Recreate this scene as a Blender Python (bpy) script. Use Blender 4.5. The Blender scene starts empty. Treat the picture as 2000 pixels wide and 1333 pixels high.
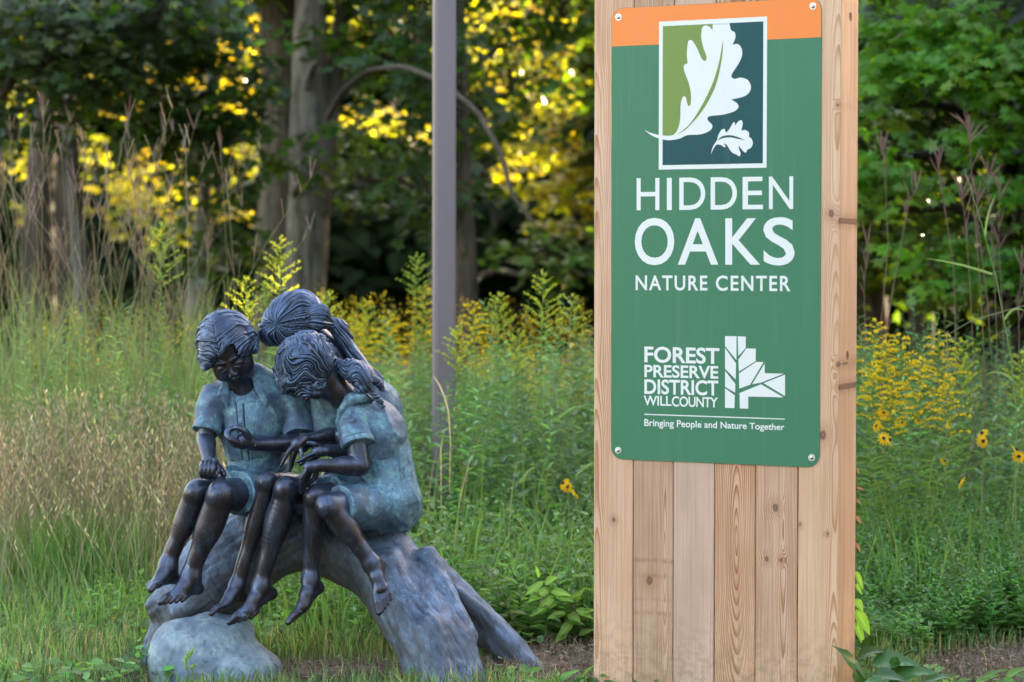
import bpy, bmesh, math, random
import numpy as np
from mathutils import Vector, Matrix

# ------------------------------------------------------------------ camera
CAM_H, FPX, PITCH = 1.50, 4400.0, math.atan(160.5 / 4400.0)
sc = bpy.context.scene
COL = sc.collection
cam_data = bpy.data.cameras.new('camera')
cam = bpy.data.objects.new('camera', cam_data)
COL.objects.link(cam)
cam.location = (0, 0, CAM_H)
cam.rotation_euler = (math.pi / 2 - PITCH, 0, 0)
cam_data.sensor_width = 36.0
cam_data.lens = 36.0 * FPX / 2000.0
cam_data.clip_start = 0.1
cam_data.clip_end = 600
cam_data.dof.use_dof = True
cam_data.dof.focus_distance = 7.85
cam_data.dof.aperture_fstop = 2.7
sc.camera = cam

# ------------------------------------------------------------------ light
SUN_EL, SUN_AZ = math.radians(13.0), math.radians(37.0)      # azimuth from +Y towards +X
world = bpy.data.worlds.new('World')
sc.world = world
world.use_nodes = True
wn = world.node_tree
wn.nodes.clear()
w_out = wn.nodes.new('ShaderNodeOutputWorld')
w_bg = wn.nodes.new('ShaderNodeBackground')
w_sky = wn.nodes.new('ShaderNodeTexSky')
w_sky.sky_type = 'NISHITA'
w_sky.sun_disc = False
w_sky.sun_elevation = SUN_EL
w_sky.sun_rotation = SUN_AZ
w_sky.air_density = 1.0
w_sky.dust_density = 2.0
w_sky.ozone_density = 1.0
w_bg.inputs['Strength'].default_value = 0.14
w_wb = wn.nodes.new('ShaderNodeMix'); w_wb.data_type = 'RGBA'; w_wb.blend_type = 'MULTIPLY'      # the camera's white balance for open shade
w_wb.inputs[0].default_value = 1.0; w_wb.inputs[7].default_value = (1.24, 1.0, 0.82, 1)
wn.links.new(w_sky.outputs[0], w_wb.inputs[6])
wn.links.new(w_wb.outputs[2], w_bg.inputs[0])
wn.links.new(w_bg.outputs[0], w_out.inputs[0])
sun_d = bpy.data.lights.new('sun', 'SUN')
sun_d.energy = 4.0
sun_d.angle = math.radians(0.55)
sun_d.color = (1.0, 0.80, 0.52)
sun = bpy.data.objects.new('sun', sun_d)
COL.objects.link(sun)
sdir = Vector((math.sin(SUN_AZ) * math.cos(SUN_EL), math.cos(SUN_AZ) * math.cos(SUN_EL), math.sin(SUN_EL)))
sun.rotation_euler = sdir.to_track_quat('Z', 'Y').to_euler()
sun.location = sdir * 40

sc.view_settings.view_transform = 'Standard'
sc.view_settings.look = 'None'
sc.view_settings.gamma = 1
sc.view_settings.exposure = 3.25
sc.view_settings.use_curve_mapping = False
sc.cycles.max_bounces = 8
sc.cycles.transparent_max_bounces = 8

# ------------------------------------------------------------------ helpers
CP, SP = math.cos(PITCH), math.sin(PITCH)
def ray(px, py):
    a = (px - 1000.0) / FPX; b = -(py - 666.5) / FPX
    return Vector((a, b * SP + CP, b * CP - SP))
def at(px, py, Y):
    """the place that the photograph shows at (px, py), Y metres in front of the camera"""
    d = ray(px, py)
    return Vector((0, 0, CAM_H)) + d * (Y / d.y)
def atn(px, py, Y):
    px, py, Y = [np.asarray(q, float) for q in (px, py, Y)]
    a = (px - 1000.0) / FPX; b = -(py - 666.5) / FPX
    dy = b * SP + CP; dz = b * CP - SP
    return np.stack([a * Y / dy, Y + 0 * a * dy, CAM_H + dz * Y / dy], -1)

def srgb(r, g, b):
    f = lambda c: (c / 255.0 / 12.92) if c <= 10.3 else (((c / 255.0) + 0.055) / 1.055) ** 2.4
    return (f(r), f(g), f(b))

def tag(o, label=None, cat=None, group=None, kind=None):
    if label: o['label'] = label
    if cat: o['category'] = cat
    if group: o['group'] = group
    if kind: o['kind'] = kind
    return o
def empty(name, loc=(0, 0, 0), rz=0.0, parent=None):
    o = bpy.data.objects.new(name, None)
    COL.objects.link(o)
    o.location = loc; o.rotation_euler = (0, 0, rz)
    o.empty_display_size = 0.1
    if parent: o.parent = parent
    return o
def link(name, me, mat=None, parent=None, smooth=True, world_coords=True):
    o = bpy.data.objects.new(name, me)
    COL.objects.link(o)
    if mat:
        me.materials.clear(); me.materials.append(mat)
    if parent:
        o.parent = parent
        if world_coords:        # the mesh is given in world coordinates, its parent stands elsewhere
            o.matrix_parent_inverse = pmat(parent).inverted()
    if smooth and len(me.polygons):
        me.polygons.foreach_set('use_smooth', np.ones(len(me.polygons), bool))
    return o
def pmat(o):
    m = Matrix.LocRotScale(o.location, o.rotation_euler, o.scale)
    if o.parent: m = pmat(o.parent) @ o.matrix_parent_inverse @ m
    return m

class Soup:
    """collects vertices, quads/triangles and a colour per vertex, then makes ONE mesh"""
    def __init__(s): s.v = []; s.f4 = []; s.f3 = []; s.c = []; s.n = 0
    def add(s, v, f4=None, f3=None, c=None):
        v = np.asarray(v, np.float32).reshape(-1, 3)
        if f4 is not None and len(f4): s.f4.append(np.asarray(f4, np.int32).reshape(-1, 4) + s.n)
        if f3 is not None and len(f3): s.f3.append(np.asarray(f3, np.int32).reshape(-1, 3) + s.n)
        c = np.broadcast_to(np.asarray((0.5, 0.5, 0.5) if c is None else c, np.float32), (len(v), 3))
        s.v.append(v); s.c.append(c); s.n += len(v)
    def mesh(s, name):
        me = bpy.data.meshes.new(name)
        if not s.v: return me
        v = np.concatenate(s.v)
        f4 = np.concatenate(s.f4) if s.f4 else np.zeros((0, 4), np.int32)
        f3 = np.concatenate(s.f3) if s.f3 else np.zeros((0, 3), np.int32)
        me.vertices.add(len(v)); me.vertices.foreach_set('co', v.ravel())
        nl = f4.size + f3.size
        me.loops.add(nl)
        me.loops.foreach_set('vertex_index', np.concatenate([f4.ravel(), f3.ravel()]).astype(np.int32))
        me.polygons.add(len(f4) + len(f3))
        st = np.concatenate([np.arange(len(f4)) * 4, f4.size + np.arange(len(f3)) * 3]).astype(np.int32)
        me.polygons.foreach_set('loop_start', st)
        me.update(calc_edges=True)
        c = np.concatenate(s.c)
        at_ = me.color_attributes.new('tint', 'FLOAT_COLOR', 'POINT')
        at_.data.foreach_set('color', np.concatenate([c, np.ones((len(c), 1), np.float32)], 1).astype(np.float32).ravel())
        return me
    def obj(s, name, mat, parent=None, smooth=True, wc=True):
        return link(name, s.mesh(name), mat, parent, smooth, wc)

# ---- node expressions
class NT:
    def __init__(s, name):
        s.mat = bpy.data.materials.new(name); s.mat.use_nodes = True
        s.t = s.mat.node_tree; s.t.nodes.clear()
        s.out = s.t.nodes.new('ShaderNodeOutputMaterial')
    def n(s, typ, **kw):
        nd = s.t.nodes.new(typ)
        for k, v in kw.items(): setattr(nd, k, v)
        return nd
    def put(s, sock, v):
        if isinstance(v, X): s.t.links.new(v.s, sock)
        elif isinstance(v, bpy.types.NodeSocket): s.t.links.new(v, sock)
        else:
            if hasattr(sock.default_value, '__len__'):
                v = tuple(v) if hasattr(v, '__len__') else (v,) * 3
                sock.default_value = v + (1.0,) if len(sock.default_value) == 4 and len(v) == 3 else v
            else: sock.default_value = v
    def math(s, op, *a):
        nd = s.n('ShaderNodeMath', operation=op)
        for i, v in enumerate(a): s.put(nd.inputs[i], v)
        return X(s, nd.outputs[0])
    def coord(s, kind='Object'):
        return X(s, s.n('ShaderNodeTexCoord').outputs[kind])
    def xyz(s, v):
        nd = s.n('ShaderNodeSeparateXYZ'); s.put(nd.inputs[0], v)
        return [X(s, o) for o in nd.outputs]
    def comb(s, x, y, z):
        nd = s.n('ShaderNodeCombineXYZ')
        for i, v in enumerate((x, y, z)): s.put(nd.inputs[i], v)
        return X(s, nd.outputs[0])
    def scale(s, v, k, off=(0, 0, 0)):
        nd = s.n('ShaderNodeMapping'); s.put(nd.inputs['Vector'], v)
        nd.inputs['Scale'].default_value = k if hasattr(k, '__len__') else (k,) * 3
        nd.inputs['Location'].default_value = off
        return X(s, nd.outputs[0])
    def noise(s, v, scale=5.0, detail=3.0, rough=0.5, dist=0.0):
        nd = s.n('ShaderNodeTexNoise'); s.put(nd.inputs['Vector'], v)
        nd.inputs['Scale'].default_value = scale; nd.inputs['Detail'].default_value = detail
        nd.inputs['Roughness'].default_value = rough; nd.inputs['Distortion'].default_value = dist
        return X(s, nd.outputs['Fac'])
    def voro(s, v, scale=5.0, out='Distance', feature='F1'):
        nd = s.n('ShaderNodeTexVoronoi', feature=feature); s.put(nd.inputs['Vector'], v)
        nd.inputs['Scale'].default_value = scale
        return X(s, nd.outputs[out])
    def ramp(s, f, stops, interp='LINEAR'):
        nd = s.n('ShaderNodeValToRGB'); s.put(nd.inputs[0], f)
        cr = nd.color_ramp; cr.interpolation = interp
        while len(cr.elements) < len(stops): cr.elements.new(0.5)
        for e, (p, c) in zip(cr.elements, stops):
            e.position = p
            c = (c, c, c) if not hasattr(c, '__len__') else c
            e.color = tuple(c) + (1.0,)
        return X(s, nd.outputs[0])
    def mix(s, f, a, b, mode='MIX'):
        nd = s.n('ShaderNodeMix', data_type='RGBA', blend_type=mode)
        s.put(nd.inputs[0], f); s.put(nd.inputs[6], a); s.put(nd.inputs[7], b)
        return X(s, nd.outputs[2])
    def attr(s, name='tint'):
        nd = s.n('ShaderNodeAttribute'); nd.attribute_name = name
        return X(s, nd.outputs['Color'])
    def geo(s, o): return X(s, s.n('ShaderNodeNewGeometry').outputs[o])
    def rand(s): return X(s, s.n('ShaderNodeObjectInfo').outputs['Random'])
    def bump(s, h, dist=0.01, strength=1.0, normal=None):
        nd = s.n('ShaderNodeBump'); s.put(nd.inputs['Height'], h)
        nd.inputs['Distance'].default_value = dist; nd.inputs['Strength'].default_value = strength
        if normal is not None: s.put(nd.inputs['Normal'], normal)
        return X(s, nd.outputs[0])
    def bsdf(s, **kw):
        nd = s.n('ShaderNodeBsdfPrincipled')
        for k, v in kw.items():
            key = {'color': 'Base Color', 'rough': 'Roughness', 'metal': 'Metallic', 'normal': 'Normal',
                   'spec': 'Specular IOR Level', 'coat': 'Coat Weight', 'coat_rough': 'Coat Roughness'}[k]
            s.put(nd.inputs[key], v)
        s.t.links.new(nd.outputs[0], s.out.inputs[0])
        return nd
class X:
    def __init__(s, nt, sock): s.nt = nt; s.s = sock
    def __add__(a, b): return a.nt.math('ADD', a, b)
    __radd__ = __add__
    def __mul__(a, b): return a.nt.math('MULTIPLY', a, b)
    __rmul__ = __mul__
    def __sub__(a, b): return a.nt.math('SUBTRACT', a, b)
    def __rsub__(a, b): return a.nt.math('SUBTRACT', b, a)
    def __truediv__(a, b): return a.nt.math('DIVIDE', a, b)
    def sqrt(a): return a.nt.math('SQRT', a)
    def frac(a): return a.nt.math('FRACT', a)
    def abs(a): return a.nt.math('ABSOLUTE', a)
    def sin(a): return a.nt.math('SINE', a)
    def pow(a, b): return a.nt.math('POWER', a, b)
    def clamp(a):
        nd = a.nt.n('ShaderNodeClamp'); a.nt.put(nd.inputs[0], a); return X(a.nt, nd.outputs[0])
    def smooth(a, lo, hi):
        nd = a.nt.n('ShaderNodeMapRange', interpolation_type='SMOOTHSTEP')
        a.nt.put(nd.inputs[0], a); nd.inputs[1].default_value = lo; nd.inputs[2].default_value = hi
        return X(a.nt, nd.outputs[0])

def plain(name, col, rough=0.5, metal=0.0, spec=0.5):
    m = NT(name); m.bsdf(color=col, rough=rough, metal=metal, spec=spec); return m.mat
# ================================================================== PLANT BUILDING BLOCKS
RNG = np.random.RandomState(11)
def U(a, b, n): return RNG.uniform(a, b, n)
def cols(base, n, var=0.25, hue=0.12):
    b = np.asarray(base, float)
    return np.clip(b * (1 + RNG.normal(0, var, (n, 1))).clip(.45, 1.8) * (1 + RNG.normal(0, hue, (n, 3))).clip(.6, 1.5), 0.004, 1)
def unit(v): return v / np.maximum(np.linalg.norm(v, axis=-1, keepdims=True), 1e-9)
def blades(sp, base, h, lean, width, col, segs=4, az=None, tipcol=None, curl=2.0, face=None):
    """n grass blades: curved tapering ribbons"""
    n = len(base)
    h = np.broadcast_to(h, n); lean = np.broadcast_to(lean, n); width = np.broadcast_to(width, n)
    az = U(0, 2 * math.pi, n) if az is None else az
    d = np.stack([np.cos(az), np.sin(az), 0 * az], 1)
    fa = U(-.6, .6, n) if face is None else face
    side = np.stack([np.cos(fa), np.sin(fa), 0 * fa], 1)        # mostly turned to the viewer's side
    t = np.linspace(0, 1, segs + 1)
    ang = lean[:, None] * t[None] ** curl
    dz = np.cos(ang); dr = np.sin(ang)
    z = np.concatenate([np.zeros((n, 1)), np.cumsum((dz[:, 1:] + dz[:, :-1]) / 2, 1)], 1) / segs
    r = np.concatenate([np.zeros((n, 1)), np.cumsum((dr[:, 1:] + dr[:, :-1]) / 2, 1)], 1) / segs
    c = base[:, None] + (d[:, None] * r[..., None] + np.array([0, 0, 1.0]) * z[..., None]) * h[:, None, None]
    w = (width[:, None] * (1 - t[None] ** 1.8 * 0.92) / 2)[..., None] * side[:, None]
    v = np.stack([c - w, c + w], 2).reshape(n, -1, 3)           # n, (segs+1)*2, 3
    k = np.arange(segs)
    f = np.stack([2 * k, 2 * k + 1, 2 * k + 3, 2 * k + 2], 1)
    m = (segs + 1) * 2
    F = (f[None] + (np.arange(n) * m)[:, None, None]).reshape(-1, 4)
    cc = np.asarray(col)[:, None] * np.ones((1, m, 1))
    if tipcol is not None:
        tt = np.repeat(t, 2)[None, :, None] ** 1.5
        cc = cc * (1 - tt) + np.asarray(tipcol)[:, None] * tt
    sp.add(v.reshape(-1, 3), F, None, cc.reshape(-1, 3))
    return c
def leaves(sp, pos, d, nor, ln, wd, col, droop=0.15):
    """n folded lance or oval leaves: 6 vertices, 2 quads each"""
    n = len(pos)
    ln = np.broadcast_to(ln, n)[:, None]; wd = np.broadcast_to(wd, n)[:, None]
    d = unit(d); s = unit(np.cross(d, nor)); u = np.cross(s, d)
    b = pos; tip = pos + d * ln - u * ln * droop
    L1 = pos + d * ln * .28 + s * wd * .5 + u * wd * .18; L2 = pos + d * ln * .68 + s * wd * .38 + u * (wd * .12 - ln * droop * .4)
    R1 = pos + d * ln * .28 - s * wd * .5 + u * wd * .18; R2 = pos + d * ln * .68 - s * wd * .38 + u * (wd * .12 - ln * droop * .4)
    v = np.stack([b, L1, L2, tip, R2, R1], 1)
    F = (np.array([[0, 1, 2, 3], [0, 3, 4, 5]])[None] + (np.arange(n) * 6)[:, None, None]).reshape(-1, 4)
    sp.add(v.reshape(-1, 3), F, None, np.repeat(np.asarray(col), 6, 0))
STAR = np.array([(0, -.5), (.16, -.22), (.52, -.16), (.30, .06), (.42, .34), (.13, .26), (0, .56), (-.13, .26), (-.42, .34), (-.30, .06), (-.52, -.16), (-.16, -.22)])
def starleaves(sp, pos, d, nor, size, col):
    """n lobed maple-like leaves: fan of 12 triangles around a sunken midpoint"""
    n = len(pos); size = np.broadcast_to(size, n)[:, None, None]
    d = unit(d); s = unit(np.cross(d, nor)); u = np.cross(s, d)
    rim = pos[:, None] + (s[:, None] * STAR[None, :, :1] + d[:, None] * (STAR[None, :, 1:] + .5)) * size - u[:, None] * (np.abs(STAR[None, :, :1]) * .35) * size
    mid = pos[:, None] + d[:, None] * .5 * size
    v = np.concatenate([mid, rim], 1)
    k = np.arange(12); f = np.stack([0 * k, 1 + k, 1 + (k + 1) % 12], 1)
    F = (f[None] + (np.arange(n) * 13)[:, None, None]).reshape(-1, 3)
    sp.add(v.reshape(-1, 3), None, F, np.repeat(np.asarray(col), 13, 0))
def tube(sp, pts, rs, col, seg=6):
    pts = np.asarray(pts, float); rs = np.asarray(rs, float)
    d = unit(np.gradient(pts, axis=0))
    ref = np.array([0.9, 0.3, 0.1]) if abs(d[0] @ np.array([0.9, .3, .1])) < .9 else np.array([0, 0, 1.0])
    a = unit(np.cross(d, ref)); b = np.cross(d, a)
    th = np.arange(seg) * 2 * math.pi / seg
    ring = pts[:, None] + (a[:, None] * np.cos(th)[None, :, None] + b[:, None] * np.sin(th)[None, :, None]) * rs[:, None, None]
    n = len(pts); f = []
    for i in range(n - 1):
        for j in range(seg):
            f.append((i * seg + j, i * seg + (j + 1) % seg, (i + 1) * seg + (j + 1) % seg, (i + 1) * seg + j))
    sp.add(ring.reshape(-1, 3), f, None, np.asarray(col))
def stems(sp, c, r0, r1, col):
    """n thin stems along given centre lines c (n, k, 3): three-sided"""
    n, k, _ = c.shape
    t = np.linspace(0, 1, k)[None, :, None]
    r = (np.broadcast_to(r0, n)[:, None, None] * (1 - t) + np.broadcast_to(r1, n)[:, None, None] * t)
    vs = []
    for a in (0.5, 2.6, 4.7): vs.append(c + r * np.array([math.cos(a), math.sin(a), 0]))
    v = np.stack(vs, 2).reshape(n, -1, 3)
    f = []
    for i in range(k - 1):
        for j in range(3): f.append((i * 3 + j, i * 3 + (j + 1) % 3, (i + 1) * 3 + (j + 1) % 3, (i + 1) * 3 + j))
    F = (np.array(f)[None] + (np.arange(n) * k * 3)[:, None, None]).reshape(-1, 4)
    sp.add(v.reshape(-1, 3), F, None, np.repeat(np.asarray(col), k * 3, 0))
def axis_lines(base, h, lean, az, k=6, curl=1.6):
    n = len(base); t = np.linspace(0, 1, k)
    h = np.broadcast_to(h, n); lean = np.broadcast_to(lean, n)
    d = np.stack([np.cos(az), np.sin(az), 0 * az], 1)
    return base[:, None] + d[:, None] * (np.sin(lean)[:, None] * t[None] ** curl * h[:, None])[..., None] + np.array([0, 0, 1.0]) * (t[None] * h[:, None] * np.cos(lean * .7)[:, None])[..., None]
def along(c, t):
    """points at parameters t (n, m) on centre lines c (n, k, 3)"""
    k = c.shape[1] - 1; x = np.clip(t * k, 0, k - 1e-6); i = x.astype(int); f = (x - i)[..., None]
    r = np.arange(len(c))[:, None]
    return c[r, i] * (1 - f) + c[r, i + 1] * f

def leaf_mat(name, trans=0.35, tcol=(1.5, 1.35, 0.35), rough=0.5, spec=0.35, gain=1.0):
    m = NT(name)
    a = m.mix(1.0, m.attr('tint'), (gain, gain, gain), 'MULTIPLY')
    c = m.mix(m.noise(m.coord('Object'), 30.0, 2.0) * 0.35, a, (0, 0, 0))
    p = m.n('ShaderNodeBsdfPrincipled'); m.put(p.inputs['Base Color'], c)
    p.inputs['Roughness'].default_value = rough; p.inputs['Specular IOR Level'].default_value = spec
    t = m.n('ShaderNodeBsdfTranslucent'); m.put(t.inputs[0], m.mix(1.0, a, tcol, 'MULTIPLY'))
    x = m.n('ShaderNodeMixShader'); x.inputs[0].default_value = trans
    m.t.links.new(p.outputs[0], x.inputs[1]); m.t.links.new(t.outputs[0], x.inputs[2])
    m.t.links.new(x.outputs[0], m.out.inputs[0])
    return m.mat
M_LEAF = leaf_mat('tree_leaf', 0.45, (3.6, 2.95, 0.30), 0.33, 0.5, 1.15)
M_GRASS = leaf_mat('grass_blade', 0.40, (1.3, 1.3, 0.6), 0.50, 0.35, 2.15)
M_HERB = leaf_mat('herb_leaf', 0.38, (1.3, 1.4, 0.6), 0.40, 0.45, 2.4)
M_PETAL = leaf_mat('flower_petal', 0.4, (1.5, 1.3, 0.6), 0.6, 0.2, 1.3)
def bark_mat(name, c0, c1, c2, sc=1.0):
    m = NT(name); co = m.coord('Object')
    st = m.noise(m.scale(co, (16 * sc, 16 * sc, 2.2 * sc)), 1.0, 5.0, 0.65, 0.6)
    n = m.noise(co, 2.2, 4.0)
    c = m.mix(st.smooth(0.35, 0.65), c0, c1); c = m.mix(n.smooth(0.5, 0.72) * 0.6, c, c2)
    m.bsdf(color=c, rough=0.85, spec=0.2, normal=m.bump(st, 0.03, 0.9))
    return m.mat
M_BARK = bark_mat('bark_grey', (0.075, 0.068, 0.055), (0.24, 0.225, 0.195), (0.12, 0.135, 0.075))
M_BARK_DK = bark_mat('bark_brown', (0.035, 0.028, 0.022), (0.11, 0.085, 0.065), (0.06, 0.06, 0.04))
M_TWIG = bark_mat('twig', (0.07, 0.06, 0.05), (0.16, 0.135, 0.11), (0.10, 0.10, 0.06), 4.0)
# ================================================================== SIGN PYLON
TH = math.radians(25.7)
H_AX = Vector((math.cos(TH), -math.sin(TH), 0)); N_AX = Vector((-math.sin(TH), -math.cos(TH), 0))
P_SIGN = at(1194, 506, 7.63)
SIGN_T = 0.003
def plane_uv(px, py, off=0.0):
    """photo pixel -> metres across / up on the sign's face (off = distance in front of it)"""
    d = ray(px, py); o = Vector((0, 0, CAM_H))
    t = (P_SIGN + N_AX * off - o).dot(N_AX) / d.dot(N_AX)
    p = o + d * t
    return ((p - P_SIGN).dot(H_AX), p.z)
uR = plane_uv(1602.5, 450)[0]
vT = (plane_uv(1194, 17)[1] + plane_uv(1603, -4.6)[1]) / 2
vB = (plane_uv(1194, 896.6)[1] + plane_uv(1602, 913.8)[1]) / 2
SIGN_W, SIGN_HGT = uR, vT - vB
pylon = empty('sign_pylon', (P_SIGN.x, P_SIGN.y, 0), -TH)      # local x across, local -y towards the viewer
tag(pylon, 'tall pylon of upright cedar timbers carrying the green sign board', 'pylon')
# pylon front face lies SIGN_T behind the sign's face
def loc_u(px, py=700): return plane_uv(px, py, -SIGN_T)[0]
BX = [loc_u(1159, 700), loc_u(1237, 700), loc_u(1315.5, 700), loc_u(1396, 700), loc_u(1476.5, 700), loc_u(1559.5, 700), loc_u(1641, 700)]
DEPTH = 0.185

def wood(name, light, dark, ringcol, cx, d0, a, spacing, seed, knots=(), bands=(), ringamt=1.0, grey=0.0):
    m = NT(name)
    co = m.coord('Object'); x, y, z = m.xyz(co)
    wob = m.noise(m.scale(co, (1.6, 1.6, 1.1), (seed, seed * 2.1, seed * .7)), 1.0, 2.0) - 0.5
    wob2 = m.noise(m.scale(co, (9, 9, 5), (seed, 3, 1)), 1.0, 2.0) - 0.5
    dx = x - cx + wob * 0.03
    r = (dx * dx + (z * a + d0 + y * 0.9 + wob * 0.05).pow(2.0)).sqrt() + wob2 * 0.004
    kw = m.noise(m.scale(co, (50, 50, 50), (seed, 8, 1)), 1.0, 3.0) - 0.5
    kd = []
    for (kx, kz, kr) in knots:
        e = (((x - kx + wob2 * 0.012) / kr).pow(2.0) + ((z - kz + kw * 0.012) / (kr * 1.3)).pow(2.0)).sqrt()
        kd.append(e)
        r = r + m.math('POWER', 2.718, e * e * -0.12) * (spacing * 3.2)
    ph = (r / spacing)
    f = ph.frac()
    late = f.smooth(0.35, 0.93) * (1.0 - f.smooth(0.95, 1.0))          # soft early wood, sharp late wood
    fade = m.noise(m.scale(co, (14, 14, 1.2), (seed, 0, seed)), 1.0, 2.0).smooth(0.25, 0.7)
    fine = m.noise(m.scale(co, (420, 420, 7), (seed, 1, 2)), 1.0, 3.0, 0.6)
    blot = m.noise(m.scale(co, (9, 9, 2.4), (seed * 3, 5, seed)), 1.0, 4.0, 0.55)
    base = m.mix(blot.smooth(0.3, 0.75), light, dark)
    base = m.mix((fine - 0.5).smooth(0.0, 0.25) * 0.45, base, dark)
    base = m.mix(m.noise(m.scale(co, (170, 170, 2.0), (seed, 4, 9)), 1.0, 3.0, 0.6).smooth(0.45, 0.62) * 0.35, base, ringcol)
    base = m.mix(m.noise(m.scale(co, (26, 26, 1.4), (seed * 5, 4, 3)), 1.0, 3.0, 0.6).smooth(0.56, 0.66) * 0.30, base, tuple(c * 0.62 for c in dark))
    col = m.mix(late * (fade * 0.8 + 0.22) * ringamt, base, ringcol)
    col = m.mix(m.noise(m.scale(co, (5, 5, 1.6), (seed + 9, 5, 1)), 1.0, 3.0).smooth(0.55, 0.8) * (0.25 + grey), col, (0.36, 0.27, 0.21))
    for (bz, bh, bs) in bands:                                           # rusty water marks across one timber
        bd = 1.0 - ((z - bz + wob2 * 0.012).abs() / bh).smooth(0.2, 1.0)
        bn = m.noise(m.scale(co, (60, 60, 20), (seed, 7, 1)), 1.0, 3.0).smooth(0.35, 0.65)
        col = m.mix(bd * bn * bs, col, (0.34, 0.15, 0.08))
    mud = (1.0 - z.smooth(0.0, 0.42)) * m.noise(m.scale(co, (30, 30, 30), (seed, 2, 5)), 1.0, 5.0, 0.7).smooth(0.42, 0.62)
    col = m.mix(mud * 0.45, col, (0.20, 0.15, 0.11))
    hgt = late * 0.5 + fine * 0.35
    for e in kd:
        halo = (1.0 - e.smooth(0.9, 4.6)) * (kw + 0.75)
        col = m.mix(halo * 0.55, col, (0.40, 0.20, 0.11))
        core = 1.0 - (e + (fine - 0.5) * 0.6).smooth(0.75, 1.12)
        kc = m.mix((e * 9.0).sin() * 0.5 + 0.5, (0.16, 0.075, 0.045), (0.28, 0.16, 0.11))
        col = m.mix(core * 0.9, col, kc)
        rim = 1.0 - ((e - 0.98).abs() * 7.0).smooth(0.0, 1.0)
        col = m.mix(rim * 0.6, col, (0.07, 0.035, 0.02))
    b = m.bump(hgt, 0.0012, 0.5)
    m.bsdf(color=col, rough=0.62, normal=b, spec=0.3)
    return m.mat

L0, D0, R0 = (0.62, 0.405, 0.285), (0.50, 0.315, 0.215), (0.40, 0.19, 0.095)
def kz(px, py): # knot place: u inside timber and height
    u, v = plane_uv(px, py, -SIGN_T); return u, v
def K(i, lst):
    c = (BX[i] + BX[i + 1]) / 2
    return [(kz(px, py)[0] - c, kz(px, py)[1], r) for px, py, r in lst]
wmats = [
    wood('cedar_pale', (0.823, 0.55, 0.398), (0.701, 0.447, 0.309), (0.46, 0.20, 0.09), -0.062, 0.03, 0.012, 0.0042, 1.3, K(0, [(1199, 1016, .006)]), ringamt=1.05),
    wood('cedar_stained', (0.667, 0.453, 0.327), (0.523, 0.344, 0.243), (0.33, 0.125, 0.05), 0.045, -0.03, 0.05, 0.0046, 4.1, K(1, [(1268, 1134, .011)]),
         [(kz(1260, 1095)[1], .012, .55), (kz(1260, 1125)[1], .012, .5), (kz(1260, 1170)[1], .008, .3), (kz(1260, 1197)[1], .012, .5)], grey=.15),
    wood('cedar_smooth', (0.71, 0.49, 0.40), (0.60, 0.40, 0.315), (0.50, 0.28, 0.18), 0.2, 0.2, 0.01, 0.0055, 7.7, ringamt=.35, grey=.12),
    wood('cedar_cathedral', (0.756, 0.492, 0.339), (0.6, 0.361, 0.226), (0.36, 0.13, 0.05), 0.005, -0.05, 0.09, 0.0058, 11.2, ringamt=1.5),
    wood('cedar_knotty', (0.779, 0.532, 0.386), (0.634, 0.412, 0.292), (0.38, 0.155, 0.065), 0.022, -0.02, 0.03, 0.0048, 15.6, K(4, [(1513, 992, .010), (1497, 1092, .007), (1526, 1094, .006)]), ringamt=1.3),
    wood('cedar_corner', (0.823, 0.561, 0.386), (0.712, 0.453, 0.297), (0.50, 0.24, 0.12), 0.058, 0.02, 0.015, 0.0036, 19.9,
         K(5, [(1637, 712, .006), (1641, 757, .007), (1641, 432, .007), (1636, 205, .004), (1624, 418, .009), (1617, 1043, .004), (1608, 850, .011), (1562, 1025, .004)]), ringamt=1.0)]
side_knots = []
TOP = 2.62
def timber_mesh(name, w, d, z0, z1, bev):
    bm = bmesh.new()
    bmesh.ops.create_cube(bm, size=1.0)
    for v in bm.verts:
        v.co.x *= w; v.co.y = (v.co.y + 0.5) * d; v.co.z = z0 if v.co.z < 0 else z1
    ed = [e for e in bm.edges if abs(e.verts[0].co.z - e.verts[1].co.z) > 0.1]
    bmesh.ops.bevel(bm, geom=ed, offset=bev, segments=3, profile=0.5, affect='EDGES')
    me = bpy.data.meshes.new(name); bm.to_mesh(me); bm.free()
    return me
rr = random.Random(5)
for i in range(6):
    w = BX[i + 1] - BX[i]
    gap = 0.0022
    me = timber_mesh('timber', w - gap, DEPTH, -0.25, TOP, 0.0035 if 0 < i < 5 else 0.005)
    o = link('timber', me, wmats[i], pylon, smooth=False, world_coords=False)
    o.location = ((BX[i] + BX[i + 1]) / 2, SIGN_T + [0, .0012, .0006, .002, .001, 0][i], 0)
    if i == 5: corner = o
# countersunk bolt holes in the side of the corner timber
def side_yz(px, py):
    """photo pixel -> (depth into the pylon, height) on its right-hand side face"""
    P = P_SIGN + H_AX * BX[6]
    d = ray(px, py); o = Vector((0, 0, CAM_H)); t = (P - o).dot(H_AX) / d.dot(H_AX)
    p = o + d * t
    return (-(p - P_SIGN).dot(N_AX), p.z)
holes = [side_yz(1662, 33), side_yz(1656, 695)]
bm = bmesh.new()
for (dy, z) in holes:
    g = bmesh.ops.create_cone(bm, cap_ends=True, segments=24, radius1=0.0155, radius2=0.0155, depth=0.05)
    bmesh.ops.rotate(bm, verts=g['verts'], cent=(0, 0, 0), matrix=Matrix.Rotation(math.pi / 2, 3, 'Y'))
    bmesh.ops.translate(bm, verts=g['verts'], vec=((BX[6] - BX[5]) / 2 - 0.001, dy - SIGN_T, z))
cme = bpy.data.meshes.new('cut'); bm.to_mesh(cme); bm.free()
cut = bpy.data.objects.new('cut', cme); COL.objects.link(cut); cut.parent = pylon; cut.location = corner.location
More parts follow.
